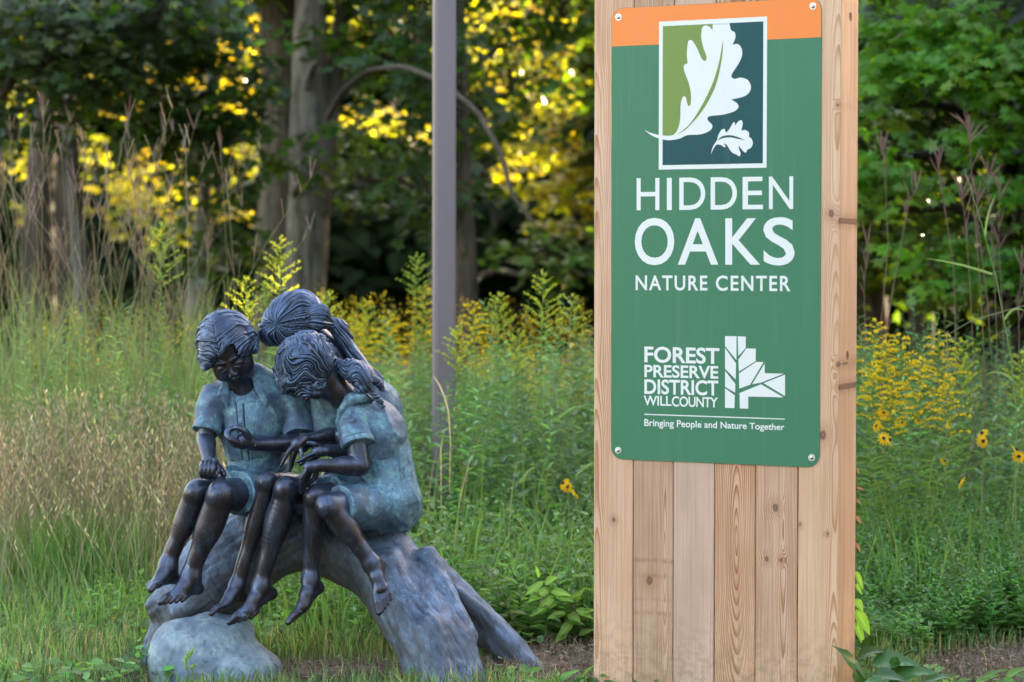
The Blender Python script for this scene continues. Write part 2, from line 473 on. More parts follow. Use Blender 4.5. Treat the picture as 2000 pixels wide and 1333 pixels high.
md = corner.modifiers.new('holes', 'BOOLEAN'); md.object = cut; md.operation = 'DIFFERENCE'; md.solver = 'EXACT'
bpy.context.view_layer.update()
dg = bpy.context.evaluated_depsgraph_get()
nm = bpy.data.meshes.new_from_object(corner.evaluated_get(dg))
corner.modifiers.clear(); corner.data = nm
bpy.data.objects.remove(cut)
steel = plain('zinc_steel', (0.62, 0.64, 0.66), 0.28, 1.0)
def cyl(name, r, h, seg=18, dome=0.0, cone=None):
    bm = bmesh.new()
    bmesh.ops.create_cone(bm, cap_ends=True, segments=seg, radius1=r, radius2=r if cone is None else cone, depth=h)
    bmesh.ops.translate(bm, verts=bm.verts, vec=(0, 0, h / 2))
    if dome:
        top = [f for f in bm.faces if f.normal.z > 0.9]
        r_ = bmesh.ops.inset_region(bm, faces=top, thickness=r * 0.25)
        for k in range(3):
            top = [f for f in bm.faces if f.normal.z > 0.9 and len(f.verts) > 4]
            bmesh.ops.translate(bm, verts=top[0].verts, vec=(0, 0, dome / 3 / (k + 1)))
            bmesh.ops.inset_region(bm, faces=top, thickness=r * 0.22)
    me = bpy.data.meshes.new(name); bm.to_mesh(me); bm.free()
    return me
for (dy, z) in holes:
    b = link('bolt_end', cyl('bolt_end', 0.0065, 0.014), steel, pylon, world_coords=False)
    b.location = (BX[6] - 0.024, dy, z); b.rotation_euler = (0, math.pi / 2, 0)

# ---- the sign board
def flat(name, cols_rough, off, polys, mat, parent, smoothpoly=False):
    me = bpy.data.meshes.new(name)
    vs = []; fs = []
    for p in polys:
        fs.append(list(range(len(vs), len(vs) + len(p))))
        vs += [(u, -off, v) for u, v in p]
    me.from_pydata(vs, [], fs); me.validate()
    return link(name, me, mat, parent, smooth=False, world_coords=False)
def sign_paint(name, col, rough=0.38):
    m = NT(name)
    co = m.coord('Object')
    n = m.noise(co, 2.2, 3.0); s = m.noise(m.scale(co, (60, 60, 18)), 1.0, 4.0)
    dirt = m.noise(co, 260.0, 1.0).smooth(0.74, 0.8)
    c = m.mix(n * 0.12, col, tuple(min(1, q * 1.25 + .01) for q in col))
    c = m.mix(dirt * 0.25, c, (0.5, 0.5, 0.45))
    run = m.noise(m.scale(co, (34, 34, 1.3)), 1.0, 4.0, 0.6).smooth(0.52, 0.75)
    c = m.mix(run * 0.07, c, (0.42, 0.42, 0.38))
    m.bsdf(color=c, rough=(s - 0.5) * 0.25 + rough, spec=0.32, normal=m.bump(m.noise(co, 3.5, 1.0), 0.006, 0.25))
    return m.mat
P_GREEN = sign_paint('sign_green', srgb(64, 124, 95))
P_ORANGE = sign_paint('sign_orange', srgb(250, 140, 70))
P_WHITE = sign_paint('sign_white', (0.80, 0.82, 0.82))
P_TEAL = sign_paint('sign_teal', srgb(0, 74, 82))
P_OLIVE = sign_paint('sign_olive', srgb(122, 146, 74))
board = empty('sign_board', (P_SIGN.x, P_SIGN.y, 0), -TH)
tag(board, 'green and orange nature center sign board bolted to the cedar pylon', 'sign')
Rc = 0.042
def rrect(u0, u1, v0, v1, r, n=10, corners=(1, 1, 1, 1)):
    pts = []
    for (cx_, cy_, a0, on) in ((u1 - r, v1 - r, 0, corners[0]), (u0 + r, v1 - r, 90, corners[1]), (u0 + r, v0 + r, 180, corners[2]), (u1 - r, v0 + r, 270, corners[3])):
        if not on:
            pts.append((u1 if a0 in (0, 270) else u0, v1 if a0 in (0, 90) else v0)); continue
        for k in range(n + 1):
            a = math.radians(a0 + 90 * k / n); pts.append((cx_ + r * math.cos(a), cy_ + r * math.sin(a)))
    return pts
outl = rrect(0, SIGN_W, vB, vT, Rc)
bm = bmesh.new()
vs = [bm.verts.new((u, 0.0, v)) for u, v in outl]
f = bm.faces.new(vs)
ex = bmesh.ops.extrude_face_region(bm, geom=[f])
bmesh.ops.translate(bm, verts=[g for g in ex['geom'] if isinstance(g, bmesh.types.BMVert)], vec=(0, SIGN_T - 0.0004, 0))
bmesh.ops.recalc_face_normals(bm, faces=bm.faces)
me = bpy.data.meshes.new('panel'); bm.to_mesh(me); bm.free()
link('panel', me, P_GREEN, board, smooth=False, world_coords=False)
vO = (plane_uv(1194, 90.6)[1] + plane_uv(1603, 74.3)[1]) / 2
flat('orange_band', 0, 0.0005, [rrect(0.0008, SIGN_W - 0.0008, vO, vT - 0.0008, Rc, corners=(1, 1, 0, 0))], P_ORANGE, board)
def z1(p, ox=1150, oy=0, s=3.6364): return plane_uv(ox + p[0] / s, oy + p[1] / s)
def catmull(pts, n=5, sharp=()):
    out = []; N = len(pts)
    for i in range(N):
        p0, p1, p2, p3 = pts[i - 1], pts[i], pts[(i + 1) % N], pts[(i + 2) % N]
        if i in sharp: p0 = p1
        if (i + 1) % N in sharp: p3 = p2
        for k in range(n):
            t = k / n
            out.append(tuple(0.5 * ((2 * b) + (-a + c) * t + (2 * a - 5 * b + 4 * c - d) * t * t + (-a + 3 * b - 3 * c + d) * t ** 3)
                             for a, b, c, d in zip(p0, p1, p2, p3)))
    return out
frame_o = [z1(p) for p in ((500, 155), (1268, 120), (1263, 1193), (497, 1207))]
def ortho(q):
    u0 = (q[0][0] + q[3][0]) / 2; u1 = (q[1][0] + q[2][0]) / 2; v1 = (q[0][1] + q[1][1]) / 2; v0 = (q[2][1] + q[3][1]) / 2
    return [(u0, v1), (u1, v1), (u1, v0), (u0, v0)]
logo = ortho(frame_o); inner = ortho([z1(p) for p in ((528, 187), (1240, 155), (1237, 1162), (524, 1174))])
flat('logo_frame', 0, 0.0009, [logo], P_WHITE, board)
flat('logo_field', 0, 0.0013, [inner], P_TEAL, board)
ol = [z1(p) for p in ((528, 187), (900, 171), (905, 260), (985, 292), (960, 560), (780, 860), (620, 965), (526, 965))]
ol[0] = inner[0]; ol[1] = (ol[1][0], inner[0][1]); ol[-1] = (inner[0][0], ol[-1][1])
flat('logo_field', 0, 0.0017, [ol], P_OLIVE, board)
leaf = [(883, 171), (1000, 165), (1012, 215), (1038, 232), (1042, 272), (1022, 320), (1060, 315), (1086, 345), (1090, 395), (1065, 455), (1027, 512),
 (1014, 546), (1038, 562), (1080, 553), (1130, 570), (1153, 615), (1140, 660), (1095, 690), (1012, 709), (1052, 733), (1064, 765), (1030, 795), (950, 817),
 (865, 826), (844, 842), (852, 862), (875, 885), (877, 910), (850, 937), (790, 957), (700, 962), (650, 985), (590, 997), (540, 995), (470, 975), (425, 948),
 (397, 925), (440, 945), (500, 960), (560, 966), (605, 958), (635, 915), (650, 850), (654, 745), (665, 700), (679, 685), (692, 700), (700, 735), (710, 757),
 (724, 743), (728, 680), (714, 600), (686, 525), (675, 485), (682, 461), (703, 452), (698, 380), (706, 303), (722, 286), (742, 298), (773, 350), (798, 408),
 (822, 436), (838, 420), (833, 390), (812, 330), (800, 265), (806, 203), (826, 184), (855, 190), (880, 217)]
sh = [0, 1, 5, 18, 36, 48, 55, 70]
flat('oak_leaf', 0, 0.0021, [[z1(p) for p in catmull(leaf, 4, sh)]], P_WHITE, board)
# the leaf runs into the top of the frame
flat('oak_leaf', 0, 0.0021, [[(z1((885, 180))[0], inner[0][1] - .004), (z1((1001, 180))[0], inner[0][1] - .004), (z1((1001, 160))[0], inner[0][1] + .002), (z1((885, 160))[0], inner[0][1] + .002)]], P_WHITE, board)
vein = [(953, 290), (954, 350), (941, 450), (912, 580), (862, 700), (792, 810), (722, 890), (682, 928), (630, 955), (700, 902), (762, 822), (832, 700), (890, 570), (930, 430)]
flat('leaf_vein', 0, 0.0025, [[z1(p) for p in catmull(vein, 4, [0, 8])]], P_OLIVE, board)
small = [(869, 1101), (880, 1050), (905, 1008), (914, 990), (922, 960), (943, 925), (965, 918), (977, 943), (1003, 915), (1020, 882), (1037, 868), (1040, 895),
 (1060, 868), (1084, 855), (1095, 880), (1084, 930), (1112, 925), (1138, 942), (1140, 972), (1157, 987), (1167, 1020), (1152, 1053), (1128, 1065), (1118, 1086), (1096, 1073),
 (1066, 1035), (1069, 1062), (1080, 1093), (1071, 1112), (1048, 1098), (1022, 1087), (1000, 1060), (985, 1035), (965, 1020), (974, 1048), (957, 1044), (940, 1032), (908, 1030), (885, 1062)]
flat('oak_leaf', 0, 0.0021, [[z1(p) for p in catmull(small, 3, [0, 11, 15, 25, 34])]], P_WHITE, board)
flat('leaf_vein', 0, 0.0025, [[z1(p) for p in catmull([(908, 1003), (950, 970), (1005, 962), (1060, 975), (1112, 998), (1060, 988), (1005, 977), (950, 984)], 3, [0, 4])]], P_TEAL, board)

# ---- lettering
def glyph_mesh(text, bold, spacing=1.0):
    c = bpy.data.curves.new('t', 'FONT'); c.body = text; c.offset = bold; c.resolution_u = 5; c.space_character = spacing
    o = bpy.data.objects.new('t', c); COL.objects.link(o)
    bpy.context.view_layer.update()
    d_ = bpy.context.evaluated_depsgraph_get()
    me = bpy.data.meshes.new_from_object(o.evaluated_get(d_))
    bpy.data.objects.remove(o)
    v = np.array([tuple(q.co) for q in me.vertices]); f = [list(p.vertices) for p in me.polygons]
    bpy.data.meshes.remove(me)
    return v, f
def write(name, text, bold, x0, x1, l_top, l_bot, r_top, r_bot, spacing=1.0, ref=None, offn=0.0007):
    """text whose cap band fills the pixel quad; ref = (low, high) of the band in font units"""
    v, f = glyph_mesh(text, bold, spacing)
    if ref is None: ref = (v[:, 1].min(), v[:, 1].max())
    s = (v[:, 0] - v[:, 0].min()) / (v[:, 0].max() - v[:, 0].min()); t = (v[:, 1] - ref[0]) / (ref[1] - ref[0])
    px = x0 + (x1 - x0) * s
    top = l_top + (r_top - l_top) * s; bot = l_bot + (r_bot - l_bot) * s
    py = bot + (top - bot) * t
    me = bpy.data.meshes.new(name)
    me.from_pydata([(lambda q: (q[0], -offn, q[1]))(plane_uv(a, b)) for a, b in zip(px, py)], [], f)
    return link(name, me, P_WHITE, board, smooth=False, world_coords=False)
def z2(x): return 1150 + x / 3.6364
for ch, a, b in (('H', 340, 502), ('I', 555, 590), ('D', 643, 828), ('D', 866, 1053), ('E', 1093, 1237), ('N', 1280, 1452)):
    s0, s1 = (a - 340) / 1112, (b - 340) / 1112
    tp = lambda s: 320 + (104 - 14 * s) / 3.6364
    bt = lambda s: 320 + (332 - 10 * s) / 3.6364
    write('lettering', ch, 0.004 if ch != 'I' else 0.0, z2(a), z2(b), tp(s0), bt(s0), tp(s1), bt(s1))
for ch, a, b, t_, b_ in (('O', 327, 608, 385, 722), ('A', 633, 920, 388, 718), ('K', 970, 1217, 388, 718), ('S', 1240, 1463, 380, 724)):
    write('lettering', ch, 0.012, z2(a), z2(b), 320 + t_ / 3.6364, 320 + b_ / 3.6364, 320 + t_ / 3.6364, 320 + b_ / 3.6364)
write('lettering', 'NATURE', 0.018, z2(333), z2(843), 320 + 793 / 3.6364, 320 + 900 / 3.6364, 320 + 795 / 3.6364, 320 + 903 / 3.6364, 1.16)
write('lettering', 'CENTER', 0.018, z2(903), z2(1433), 320 + 794 / 3.6364, 320 + 904 / 3.6364, 320 + 796 / 3.6364, 320 + 908 / 3.6364, 1.16)
q3 = lambda y: 630 + y / 3.6364
write('lettering', 'FOREST', 0.024, z2(395), z2(928), q3(170), q3(285), q3(182), q3(298))
write('lettering', 'PRESERVE', 0.024, z2(395), z2(920), q3(300), q3(390), q3(310), q3(402))
write('lettering', 'DISTRICT', 0.024, z2(395), z2(920), q3(403), q3(509), q3(413), q3(522))
write('lettering', 'WILL', 0.018, z2(390), z2(588), q3(520), q3(590), q3(524), q3(595), 0.97)
write('lettering', 'COUNTY', 0.018, z2(590), z2(917), q3(524), q3(598), q3(533), q3(606), 0.92)
v_, f_ = glyph_mesh('B', 0.012)
write('lettering', 'Bringing People and Nature Together', 0.016, z2(395), z2(1390), q3(686), q3(736), q3(722), q3(766), ref=(v_[:, 1].min(), v_[:, 1].max()))
flat('lettering', 0, 0.0007, [[z1(p, oy=630) for p in ((395, 649), (1392, 684), (1392, 691), (395, 657))]], P_WHITE, board)
emblem = [[(968, 98), (1050, 99), (1049, 268), (968, 168)], [(1058, 100), (1115, 101), (1115, 182), (1062, 240)],
 [(968, 182), (1046, 292), (1044, 406), (968, 330)], [(968, 345), (1041, 437), (1040, 500), (968, 458)], [(968, 468), (1038, 519), (1035, 610), (968, 607)],
 [(1120, 185), (1186, 187), (1186, 276), (1066, 350), (1063, 264)], [(1190, 281), (1242, 282), (1146, 443), (1069, 471), (1067, 363)],
 [(1250, 292), (1250, 361), (1384, 365), (1225, 428), (1160, 440)], [(1394, 372), (1394, 524), (1242, 432)],
 [(1224, 440), (1383, 533), (1133, 527), (1133, 613), (1073, 612), (1071, 502)]]
flat('county_emblem', 0, 0.0007, [[z1(p, oy=630) for p in q] for q in emblem], P_WHITE, board)
for (px, py) in ((1208, 34), (1588, 12.5), (1207.5, 880), (1585.5, 894)):
    u, v = plane_uv(px, py)
    w_ = link('washer', cyl('washer', 0.0115, 0.0016, 24), plain('washer_zinc', (0.75, 0.77, 0.8), 0.35, 0.6), board, smooth=False, world_coords=False)
    w_.location = (u, 0, v); w_.rotation_euler = (math.pi / 2, 0, 0)
    s_ = link('screw_head', cyl('screw_head', 0.0072, 0.002, 20, dome=0.004), steel, board, world_coords=False)
    s_.location = (u, -0.0016, v); s_.rotation_euler = (math.pi / 2, 0, 0)
# ================================================================== SOLID MODELLING BY DISTANCE FIELDS
S = 8.2 / FPX                        # metres per photo pixel at the statue
def P(px, py, d=0.0): return np.array(at(px, py, 8.2 + d * S))
def nrm(v):
    v = np.asarray(v, float); return v / np.linalg.norm(v)
class Vol:
    def __init__(s, lo, hi, h):
        s.h = h; s.lo = np.asarray(lo, float)
        s.n = np.ceil((np.asarray(hi) - s.lo) / h).astype(int) + 1
        s.f = np.full(s.n, 0.2, np.float32)
    def win(s, c, ext, k):
        m = k + 3 * s.h
        a = np.clip(((c - ext - m - s.lo) / s.h).astype(int), 0, s.n)
        b = np.clip(((c + ext + m - s.lo) / s.h).astype(int) + 2, 0, s.n)
        if np.any(b <= a): return None, None
        g = [(s.lo[i] + s.h * np.arange(a[i], b[i])).astype(np.float32) for i in range(3)]
        return tuple(slice(a[i], b[i]) for i in range(3)), np.meshgrid(*g, indexing='ij', sparse=True)
    def comb(s, sl, g, k, op):
        f = s.f[sl]
        if op == 'cut':
            g = -g; q = np.maximum(k - np.abs(f - g), 0) / max(k, 1e-9)
            s.f[sl] = np.maximum(f, g) + q * q * k * 0.25
        else:
            q = np.maximum(k - np.abs(f - g), 0) / max(k, 1e-9)
            s.f[sl] = np.minimum(f, g) - q * q * k * 0.25
    def cone(s, a, b, ra, rb, k=0.006, op='add', cap=False):
        a = np.asarray(a, float); b = np.asarray(b, float)
        c = (a + b) / 2; ext = np.abs(b - a) / 2 + max(ra, rb)
        sl, G = s.win(c, ext, k)
        if sl is None: return
        ba = b - a; L = np.linalg.norm(ba)
        x, y, z = G[0] - a[0], G[1] - a[1], G[2] - a[2]
        t = (x * ba[0] + y * ba[1] + z * ba[2]) / (L * L)
        tc = np.clip(t, 0, 1)
        dx, dy, dz = x - tc * ba[0], y - tc * ba[1], z - tc * ba[2]
        if cap:
            dx, dy, dz = x - t * ba[0], y - t * ba[1], z - t * ba[2]
            g = np.maximum(np.sqrt(dx * dx + dy * dy + dz * dz) - (ra + (rb - ra) * tc), np.maximum(-t, t - 1) * L)
        else:
            g = np.sqrt(dx * dx + dy * dy + dz * dz) - (ra + (rb - ra) * tc)
        s.comb(sl, g, k, op)
    def tube(s, pts, rs, k=0.006, sub=4, op='add'):
        """smooth limb: a spline through pts whose radius follows rs, joined to the rest in one go"""
        pts = np.asarray(pts, float); rs = np.asarray(rs, float); n = len(pts)
        ex = np.concatenate([[2 * pts[0] - pts[1]], pts, [2 * pts[-1] - pts[-2]]]); er = np.concatenate([[rs[0]], rs, [rs[-1]]])
        Q = []; W = []
        for i in range(n - 1):
            for j in range(sub + (i == n - 2)):
                t = j / sub
                h = lambda a, b, c, d: 0.5 * (2 * b + (c - a) * t + (2 * a - 5 * b + 4 * c - d) * t * t + (3 * b - a - 3 * c + d) * t ** 3)
                Q.append(h(*ex[i:i + 4])); W.append(h(*er[i:i + 4]))
        Q = np.array(Q); W = np.array(W)
        lo = (Q - W[:, None]).min(0); hi = (Q + W[:, None]).max(0)
        sl, G = s.win((lo + hi) / 2, (hi - lo) / 2, k)
        if sl is None: return
        g = None
        for a, b, ra, rb in zip(Q[:-1], Q[1:], W[:-1], W[1:]):
            ba = b - a; L2 = ba @ ba + 1e-12
            x, y, z = G[0] - a[0], G[1] - a[1], G[2] - a[2]
            t = np.clip((x * ba[0] + y * ba[1] + z * ba[2]) / L2, 0, 1)
            dx, dy, dz = x - t * ba[0], y - t * ba[1], z - t * ba[2]
            q = np.sqrt(dx * dx + dy * dy + dz * dz) - (ra + (rb - ra) * t)
            g = q if g is None else np.minimum(g, q)
        s.comb(sl, g.astype(np.float32), k, op)
    def path(s, pts, rs, k=0.006, op='add'):
        for i in range(len(pts) - 1): s.cone(pts[i], pts[i + 1], rs[i], rs[i + 1], k, op)
    def ell(s, c, r, R=None, k=0.006, op='add'):
        c = np.asarray(c, float); r = np.asarray(r, float)
        R = np.eye(3) if R is None else R
        ext = np.full(3, r.max())
        sl, G = s.win(c, ext, k)
        if sl is None: return
        x, y, z = G[0] - c[0], G[1] - c[1], G[2] - c[2]
        q = [(x * R[0, i] + y * R[1, i] + z * R[2, i]) / r[i] for i in range(3)]
        k0 = np.sqrt(q[0] ** 2 + q[1] ** 2 + q[2] ** 2)
        k1 = np.sqrt((q[0] / r[0]) ** 2 + (q[1] / r[1]) ** 2 + (q[2] / r[2]) ** 2)
        s.comb(sl, k0 * (k0 - 1) / np.maximum(k1, 1e-6), k, op)
    def half(s, p, n, k=0.003, c=None, ext=None):
        """cut away everything on the n side of the plane through p (inside a ball-shaped window)"""
        n = nrm(n); c = np.asarray(p if c is None else c, float)
        sl, G = s.win(c, np.full(3, 9.0 if ext is None else ext), k)
        g = (G[0] - p[0]) * n[0] + (G[1] - p[1]) * n[1] + (G[2] - p[2]) * n[2]
        s.comb(sl, -g, k, 'cut')
    def begin(s):
        s.keep = s.f; s.f = np.full(s.n, 0.2, np.float32)
    def end(s, k=0.002):
        """join what was built since begin() to the rest with its own, tighter seam"""
        a, b = s.keep, s.f
        m = (a < 0.05) & (b < 0.05)
        r = np.minimum(a, b); q = np.maximum(k - np.abs(a[m] - b[m]), 0) / k
        r[m] -= q * q * k * 0.25
        s.f = r; s.keep = None
    def mesh(s, relax=1):
        """surface nets"""
        f = s.f; ins = f < 0
        c = np.zeros(np.array(f.shape) - 1, np.uint8)
        for dx in (0, 1):
            for dy in (0, 1):
                for dz in (0, 1):
                    c += ins[dx:dx + c.shape[0], dy:dy + c.shape[1], dz:dz + c.shape[2]]
        cells = np.argwhere((c > 0) & (c < 8)).astype(np.int32)
        idx = np.full(c.shape, -1, np.int32)
        idx[cells[:, 0], cells[:, 1], cells[:, 2]] = np.arange(len(cells))
        acc = np.zeros((len(cells), 3), np.float32); cnt = np.zeros(len(cells), np.float32)
        cor = [(i, j, k) for i in (0, 1) for j in (0, 1) for k in (0, 1)]
        val = {q: f[cells[:, 0] + q[0], cells[:, 1] + q[1], cells[:, 2] + q[2]] for q in cor}
        for q in cor:
            for ax in range(3):
                if q[ax]: continue
                r = list(q); r[ax] = 1; r = tuple(r)
                va, vb = val[q], val[r]
                m = (va < 0) != (vb < 0)
                t = np.where(m, va / np.where(m, va - vb, 1), 0)
                p = np.tile(np.array(q, np.float32), (len(cells), 1)); p[:, ax] += t
                acc += p * m[:, None]; cnt += m
        v = (cells + acc / cnt[:, None]) * s.h + s.lo
        quads = []
        for ax in range(3):
            sl0 = [slice(None)] * 3; sl1 = [slice(None)] * 3
            sl0[ax] = slice(0, -1); sl1[ax] = slice(1, None)
            a = ins[tuple(sl0)]; b = ins[tuple(sl1)]
            e = np.argwhere(a != b)
            u, w = (ax + 1) % 3, (ax + 2) % 3
            e = e[(e[:, u] > 0) & (e[:, w] > 0) & (e[:, u] < f.shape[u] - 1) & (e[:, w] < f.shape[w] - 1)]
            fl = a[e[:, 0], e[:, 1], e[:, 2]]
            def gi(du, dw):
                q = e.copy(); q[:, u] -= du; q[:, w] -= dw
                return idx[q[:, 0], q[:, 1], q[:, 2]]
            Q = np.stack([gi(0, 0), gi(1, 0), gi(1, 1), gi(0, 1)], 1)
            Q[~fl] = Q[~fl][:, ::-1]
            quads.append(Q)
        q = np.concatenate(quads)
        q = q[(q >= 0).all(1)]
        for _ in range(relax):
            sm = np.zeros_like(v); n = np.zeros(len(v))
            for i in range(4):
                np.add.at(sm, q[:, i], v[q[:, (i + 1) % 4]]); np.add.at(n, q[:, i], 1)
                np.add.at(sm, q[:, i], v[q[:, (i - 1) % 4]]); np.add.at(n, q[:, i], 1)
            v = v * 0.5 + 0.5 * sm / np.maximum(n, 1)[:, None]
        return v, q
def vnormals(v, q):
    n = np.cross(v[q[:, 2]] - v[q[:, 0]], v[q[:, 3]] - v[q[:, 1]])
    vn = np.zeros_like(v)
    for i in range(4): np.add.at(vn, q[:, i], n)
    return vn / np.maximum(np.linalg.norm(vn, axis=1, keepdims=True), 1e-12)
_rs = np.random.RandomState(7)
_lat = _rs.rand(32, 32, 32).astype(np.float32)
def vnoise(p, scale=1.0):
    p = np.asarray(p, float) * scale; i = np.floor(p).astype(int); f = p - i; f = f * f * (3 - 2 * f)
    o = 0
    for a in (0, 1):
        for b in (0, 1):
            for c in (0, 1):
                w = (f[:, 0] if a else 1 - f[:, 0]) * (f[:, 1] if b else 1 - f[:, 1]) * (f[:, 2] if c else 1 - f[:, 2])
                o = o + w * _lat[(i[:, 0] + a) % 32, (i[:, 1] + b) % 32, (i[:, 2] + c) % 32]
    return o - 0.5
def largest(v, q):
    """keep only the biggest connected piece"""
    lab = np.arange(len(v))
    while True:
        m = lab[q].min(1); new = lab.copy()
        for i in range(4): np.minimum.at(new, q[:, i], m)
        new = new[new]
        if np.array_equal(new, lab): break
        lab = new
    u, c = np.unique(lab, return_counts=True)
    keep = lab == u[c.argmax()]
    idx = np.cumsum(keep) - 1
    return v[keep], idx[q[keep[q[:, 0]]]]
def vobj(name, vol, mat, parent, disp=None, relax=1):
    v, q = vol.mesh(relax)
    if name in ('log', 'body'): v, q = largest(v, q)
    if disp is not None: v = v + vnormals(v, q) * disp(v)[:, None]
    sp = Soup(); sp.add(v, q)
    return sp.obj(name, mat, parent)
def ridge(u, a, b):
    n = vnoise(np.stack([u * a, b, 0 * b + 3.3], 1))
    r = np.clip(1 - np.abs(n) * 4.2, 0, 1)
    return r * r * (3 - 2 * r)              # crests of uneven width
def frame(fwd, up):
    f = nrm(fwd); r = nrm(np.cross(f, up)); u = np.cross(r, f)
    return np.stack([r, f, u], 1)            # columns: right, forward, up
# ================================================================== BRONZE STATUE
def bronze_skin():
    m = NT('bronze_skin'); co = m.coord('Object')
    n1 = m.noise(co, 7.0, 5.0, 0.6); n2 = m.noise(co, 30.0, 5.0, 0.65); sp = m.noise(co, 120.0, 2.0)
    streak = m.noise(m.scale(co, (26, 26, 5)), 1.0, 5.0, 0.65, 0.5)
    up = m.xyz(m.geo('Normal'))[2]
    col = m.mix(n1.smooth(0.3, 0.7), (0.036, 0.036, 0.054), (0.066, 0.050, 0.054))
    col = m.mix(streak.smooth(0.46, 0.70) * 0.7, col, (0.09, 0.14, 0.25))
    col = m.mix(up.smooth(-0.5, 1.1) * n2.smooth(0.25, 0.6) * 0.45, col, (0.14, 0.20, 0.34))     # blue sky sheen painted into the colour of what faces up
    col = m.mix(sp.smooth(0.70, 0.75) * 0.6, col, (0.45, 0.48, 0.48))
    col = m.mix(1.0 - m.geo('Pointiness').smooth(0.42, 0.49), col, (0.012, 0.009, 0.010))  # shade painted into the creases, close to black
    b = m.bump(n2 * 0.5 + m.noise(co, 90.0, 3.0) * 0.3 + streak * 0.4, 0.0012, 0.5)
    m.bsdf(color=col, metal=0.62, rough=n2 * 0.28 + 0.20, normal=b, spec=0.6)
    return m.mat
def patina(name, dark, mid, light, amt=0.5, metal=0.25, rough=0.42, cre=True, grain=False):
    m = NT(name); co = m.coord('Object')
    n1 = m.noise(co, 5.0, 6.0, 0.62, 0.4); n2 = m.noise(co, 17.0, 6.0, 0.7); n3 = m.noise(co, 70.0, 4.0, 0.7)
    pt = m.geo('Pointiness')
    col = m.mix((n1 * 0.6 + n2 * 0.4).smooth(0.42, 0.58), dark, mid)
    col = m.mix(((n2 * 0.5 + n3 * 0.5).smooth(0.48, 0.60) * n1.smooth(0.40, 0.56)) * amt, col, light)
    col = m.mix(m.noise(co, 9.0, 6.0, 0.7, 1.2).smooth(0.58, 0.68) * 0.6, col, tuple(c * 0.45 for c in dark))
    col = m.mix((m.noise(m.scale(co, (30, 30, 6), (3, 1, 2)), 1.0, 5.0, 0.7)).smooth(0.56, 0.68) * 0.55, col, tuple(c * 0.28 for c in dark))
    if cre: col = m.mix(1.0 - pt.smooth(0.45, 0.505), col, tuple(c * 0.22 for c in dark))  # creases painted darker, as shade, to set off the crest highlights
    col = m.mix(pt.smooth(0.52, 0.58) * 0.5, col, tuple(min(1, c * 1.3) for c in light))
    hg = n2 * 0.35 + n3 * 0.4 + m.noise(co, 220.0, 2.0) * 0.2
    if grain:
        x_, y_, z_ = m.xyz(co)
        g_ = m.noise(m.comb((x_ * 0.88 + z_ * 0.47) * 62.0, y_ * 40.0, (z_ * 0.88 - x_ * 0.47) * 6.0), 1.0, 5.0, 0.7, 0.8)
        hg = hg * 0.6 + g_ * 1.3
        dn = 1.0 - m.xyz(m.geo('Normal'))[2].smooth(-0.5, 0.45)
        col = m.mix(dn * 0.75, col, (0.135, 0.125, 0.115))          # sides turned from the sky painted brown-grey, without its blue
        col = m.mix(g_.smooth(0.53, 0.64) * 0.6, col, tuple(c * 0.35 for c in dark))
        col = m.mix((1.0 - g_.smooth(0.34, 0.46)) * 0.30, col, light)
    b = m.bump(hg, 0.004 if grain else 0.0022, 0.7)
    m.bsdf(color=col, metal=metal, rough=n3 * 0.22 + rough - 0.08, normal=b, spec=0.5)
    return m.mat
M_SKIN = bronze_skin()
M_CLOTH = patina('patina_cloth', (0.070, 0.108, 0.190), (0.12, 0.215, 0.32), (0.19, 0.38, 0.42), 0.95, 0.25, 0.52)
M_SKIRT = patina('patina_skirt', (0.07, 0.12, 0.19), (0.12, 0.23, 0.34), (0.21, 0.42, 0.52), 0.9, 0.25, 0.50)
M_HAIR = patina('patina_hair', (0.045, 0.065, 0.12), (0.085, 0.125, 0.23), (0.17, 0.26, 0.40), 0.5, 0.45, 0.34)
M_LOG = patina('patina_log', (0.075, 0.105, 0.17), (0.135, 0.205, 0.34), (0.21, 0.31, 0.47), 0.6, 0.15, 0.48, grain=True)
M_ROCK = patina('patina_rock', (0.15, 0.205, 0.28), (0.26, 0.345, 0.42), (0.36, 0.45, 0.49), 0.7, 0.05, 0.6, cre=False)

statue = empty('bronze_statue', tuple(P(620, 1310, 0) * np.array([1, 1, 0])))
tag(statue, 'blue patinated bronze statue of three barefoot children sitting close together on an arched log', 'statue')

# ---- log, branch, boulder
lp = [P(318, 1330, 95), P(354, 1228, 92), P(420, 1138, 84), P(508, 1062, 62), P(620, 1052, 50), P(735, 1105, 35), P(805, 1185, -25), P(850, 1265, -80), P(885, 1370, -135)]
lr = [52, 66, 92, 80, 69, 71, 77, 75, 71]
V = Vol(P(250, 1400, -230) - .05, P(990, 940, 240) + .05, 0.0062)
V.tube(lp, np.array(lr) * S, 0.05, 3)
V.cone(P(303, 1182, 60), P(362, 1140, 60), 22 * S, 36 * S, 0.04)
V.cone(P(700, 1020, 90), P(770, 1085, 20), 45 * S, 45 * S, 0.04)
for a, b, r in (((760, 1100, -45), (812, 1260, -125), 26), ((835, 1090, -10), (905, 1240, -90), 24), ((840, 1230, -130), (870, 1380, -190), 30), ((450, 1110, 0), (350, 1195, 10), 22)):
    V.cone(P(*a), P(*b), r * S, r * S, 0.03)
ax = nrm(P(850, 1265, -80) - P(735, 1105, 35))
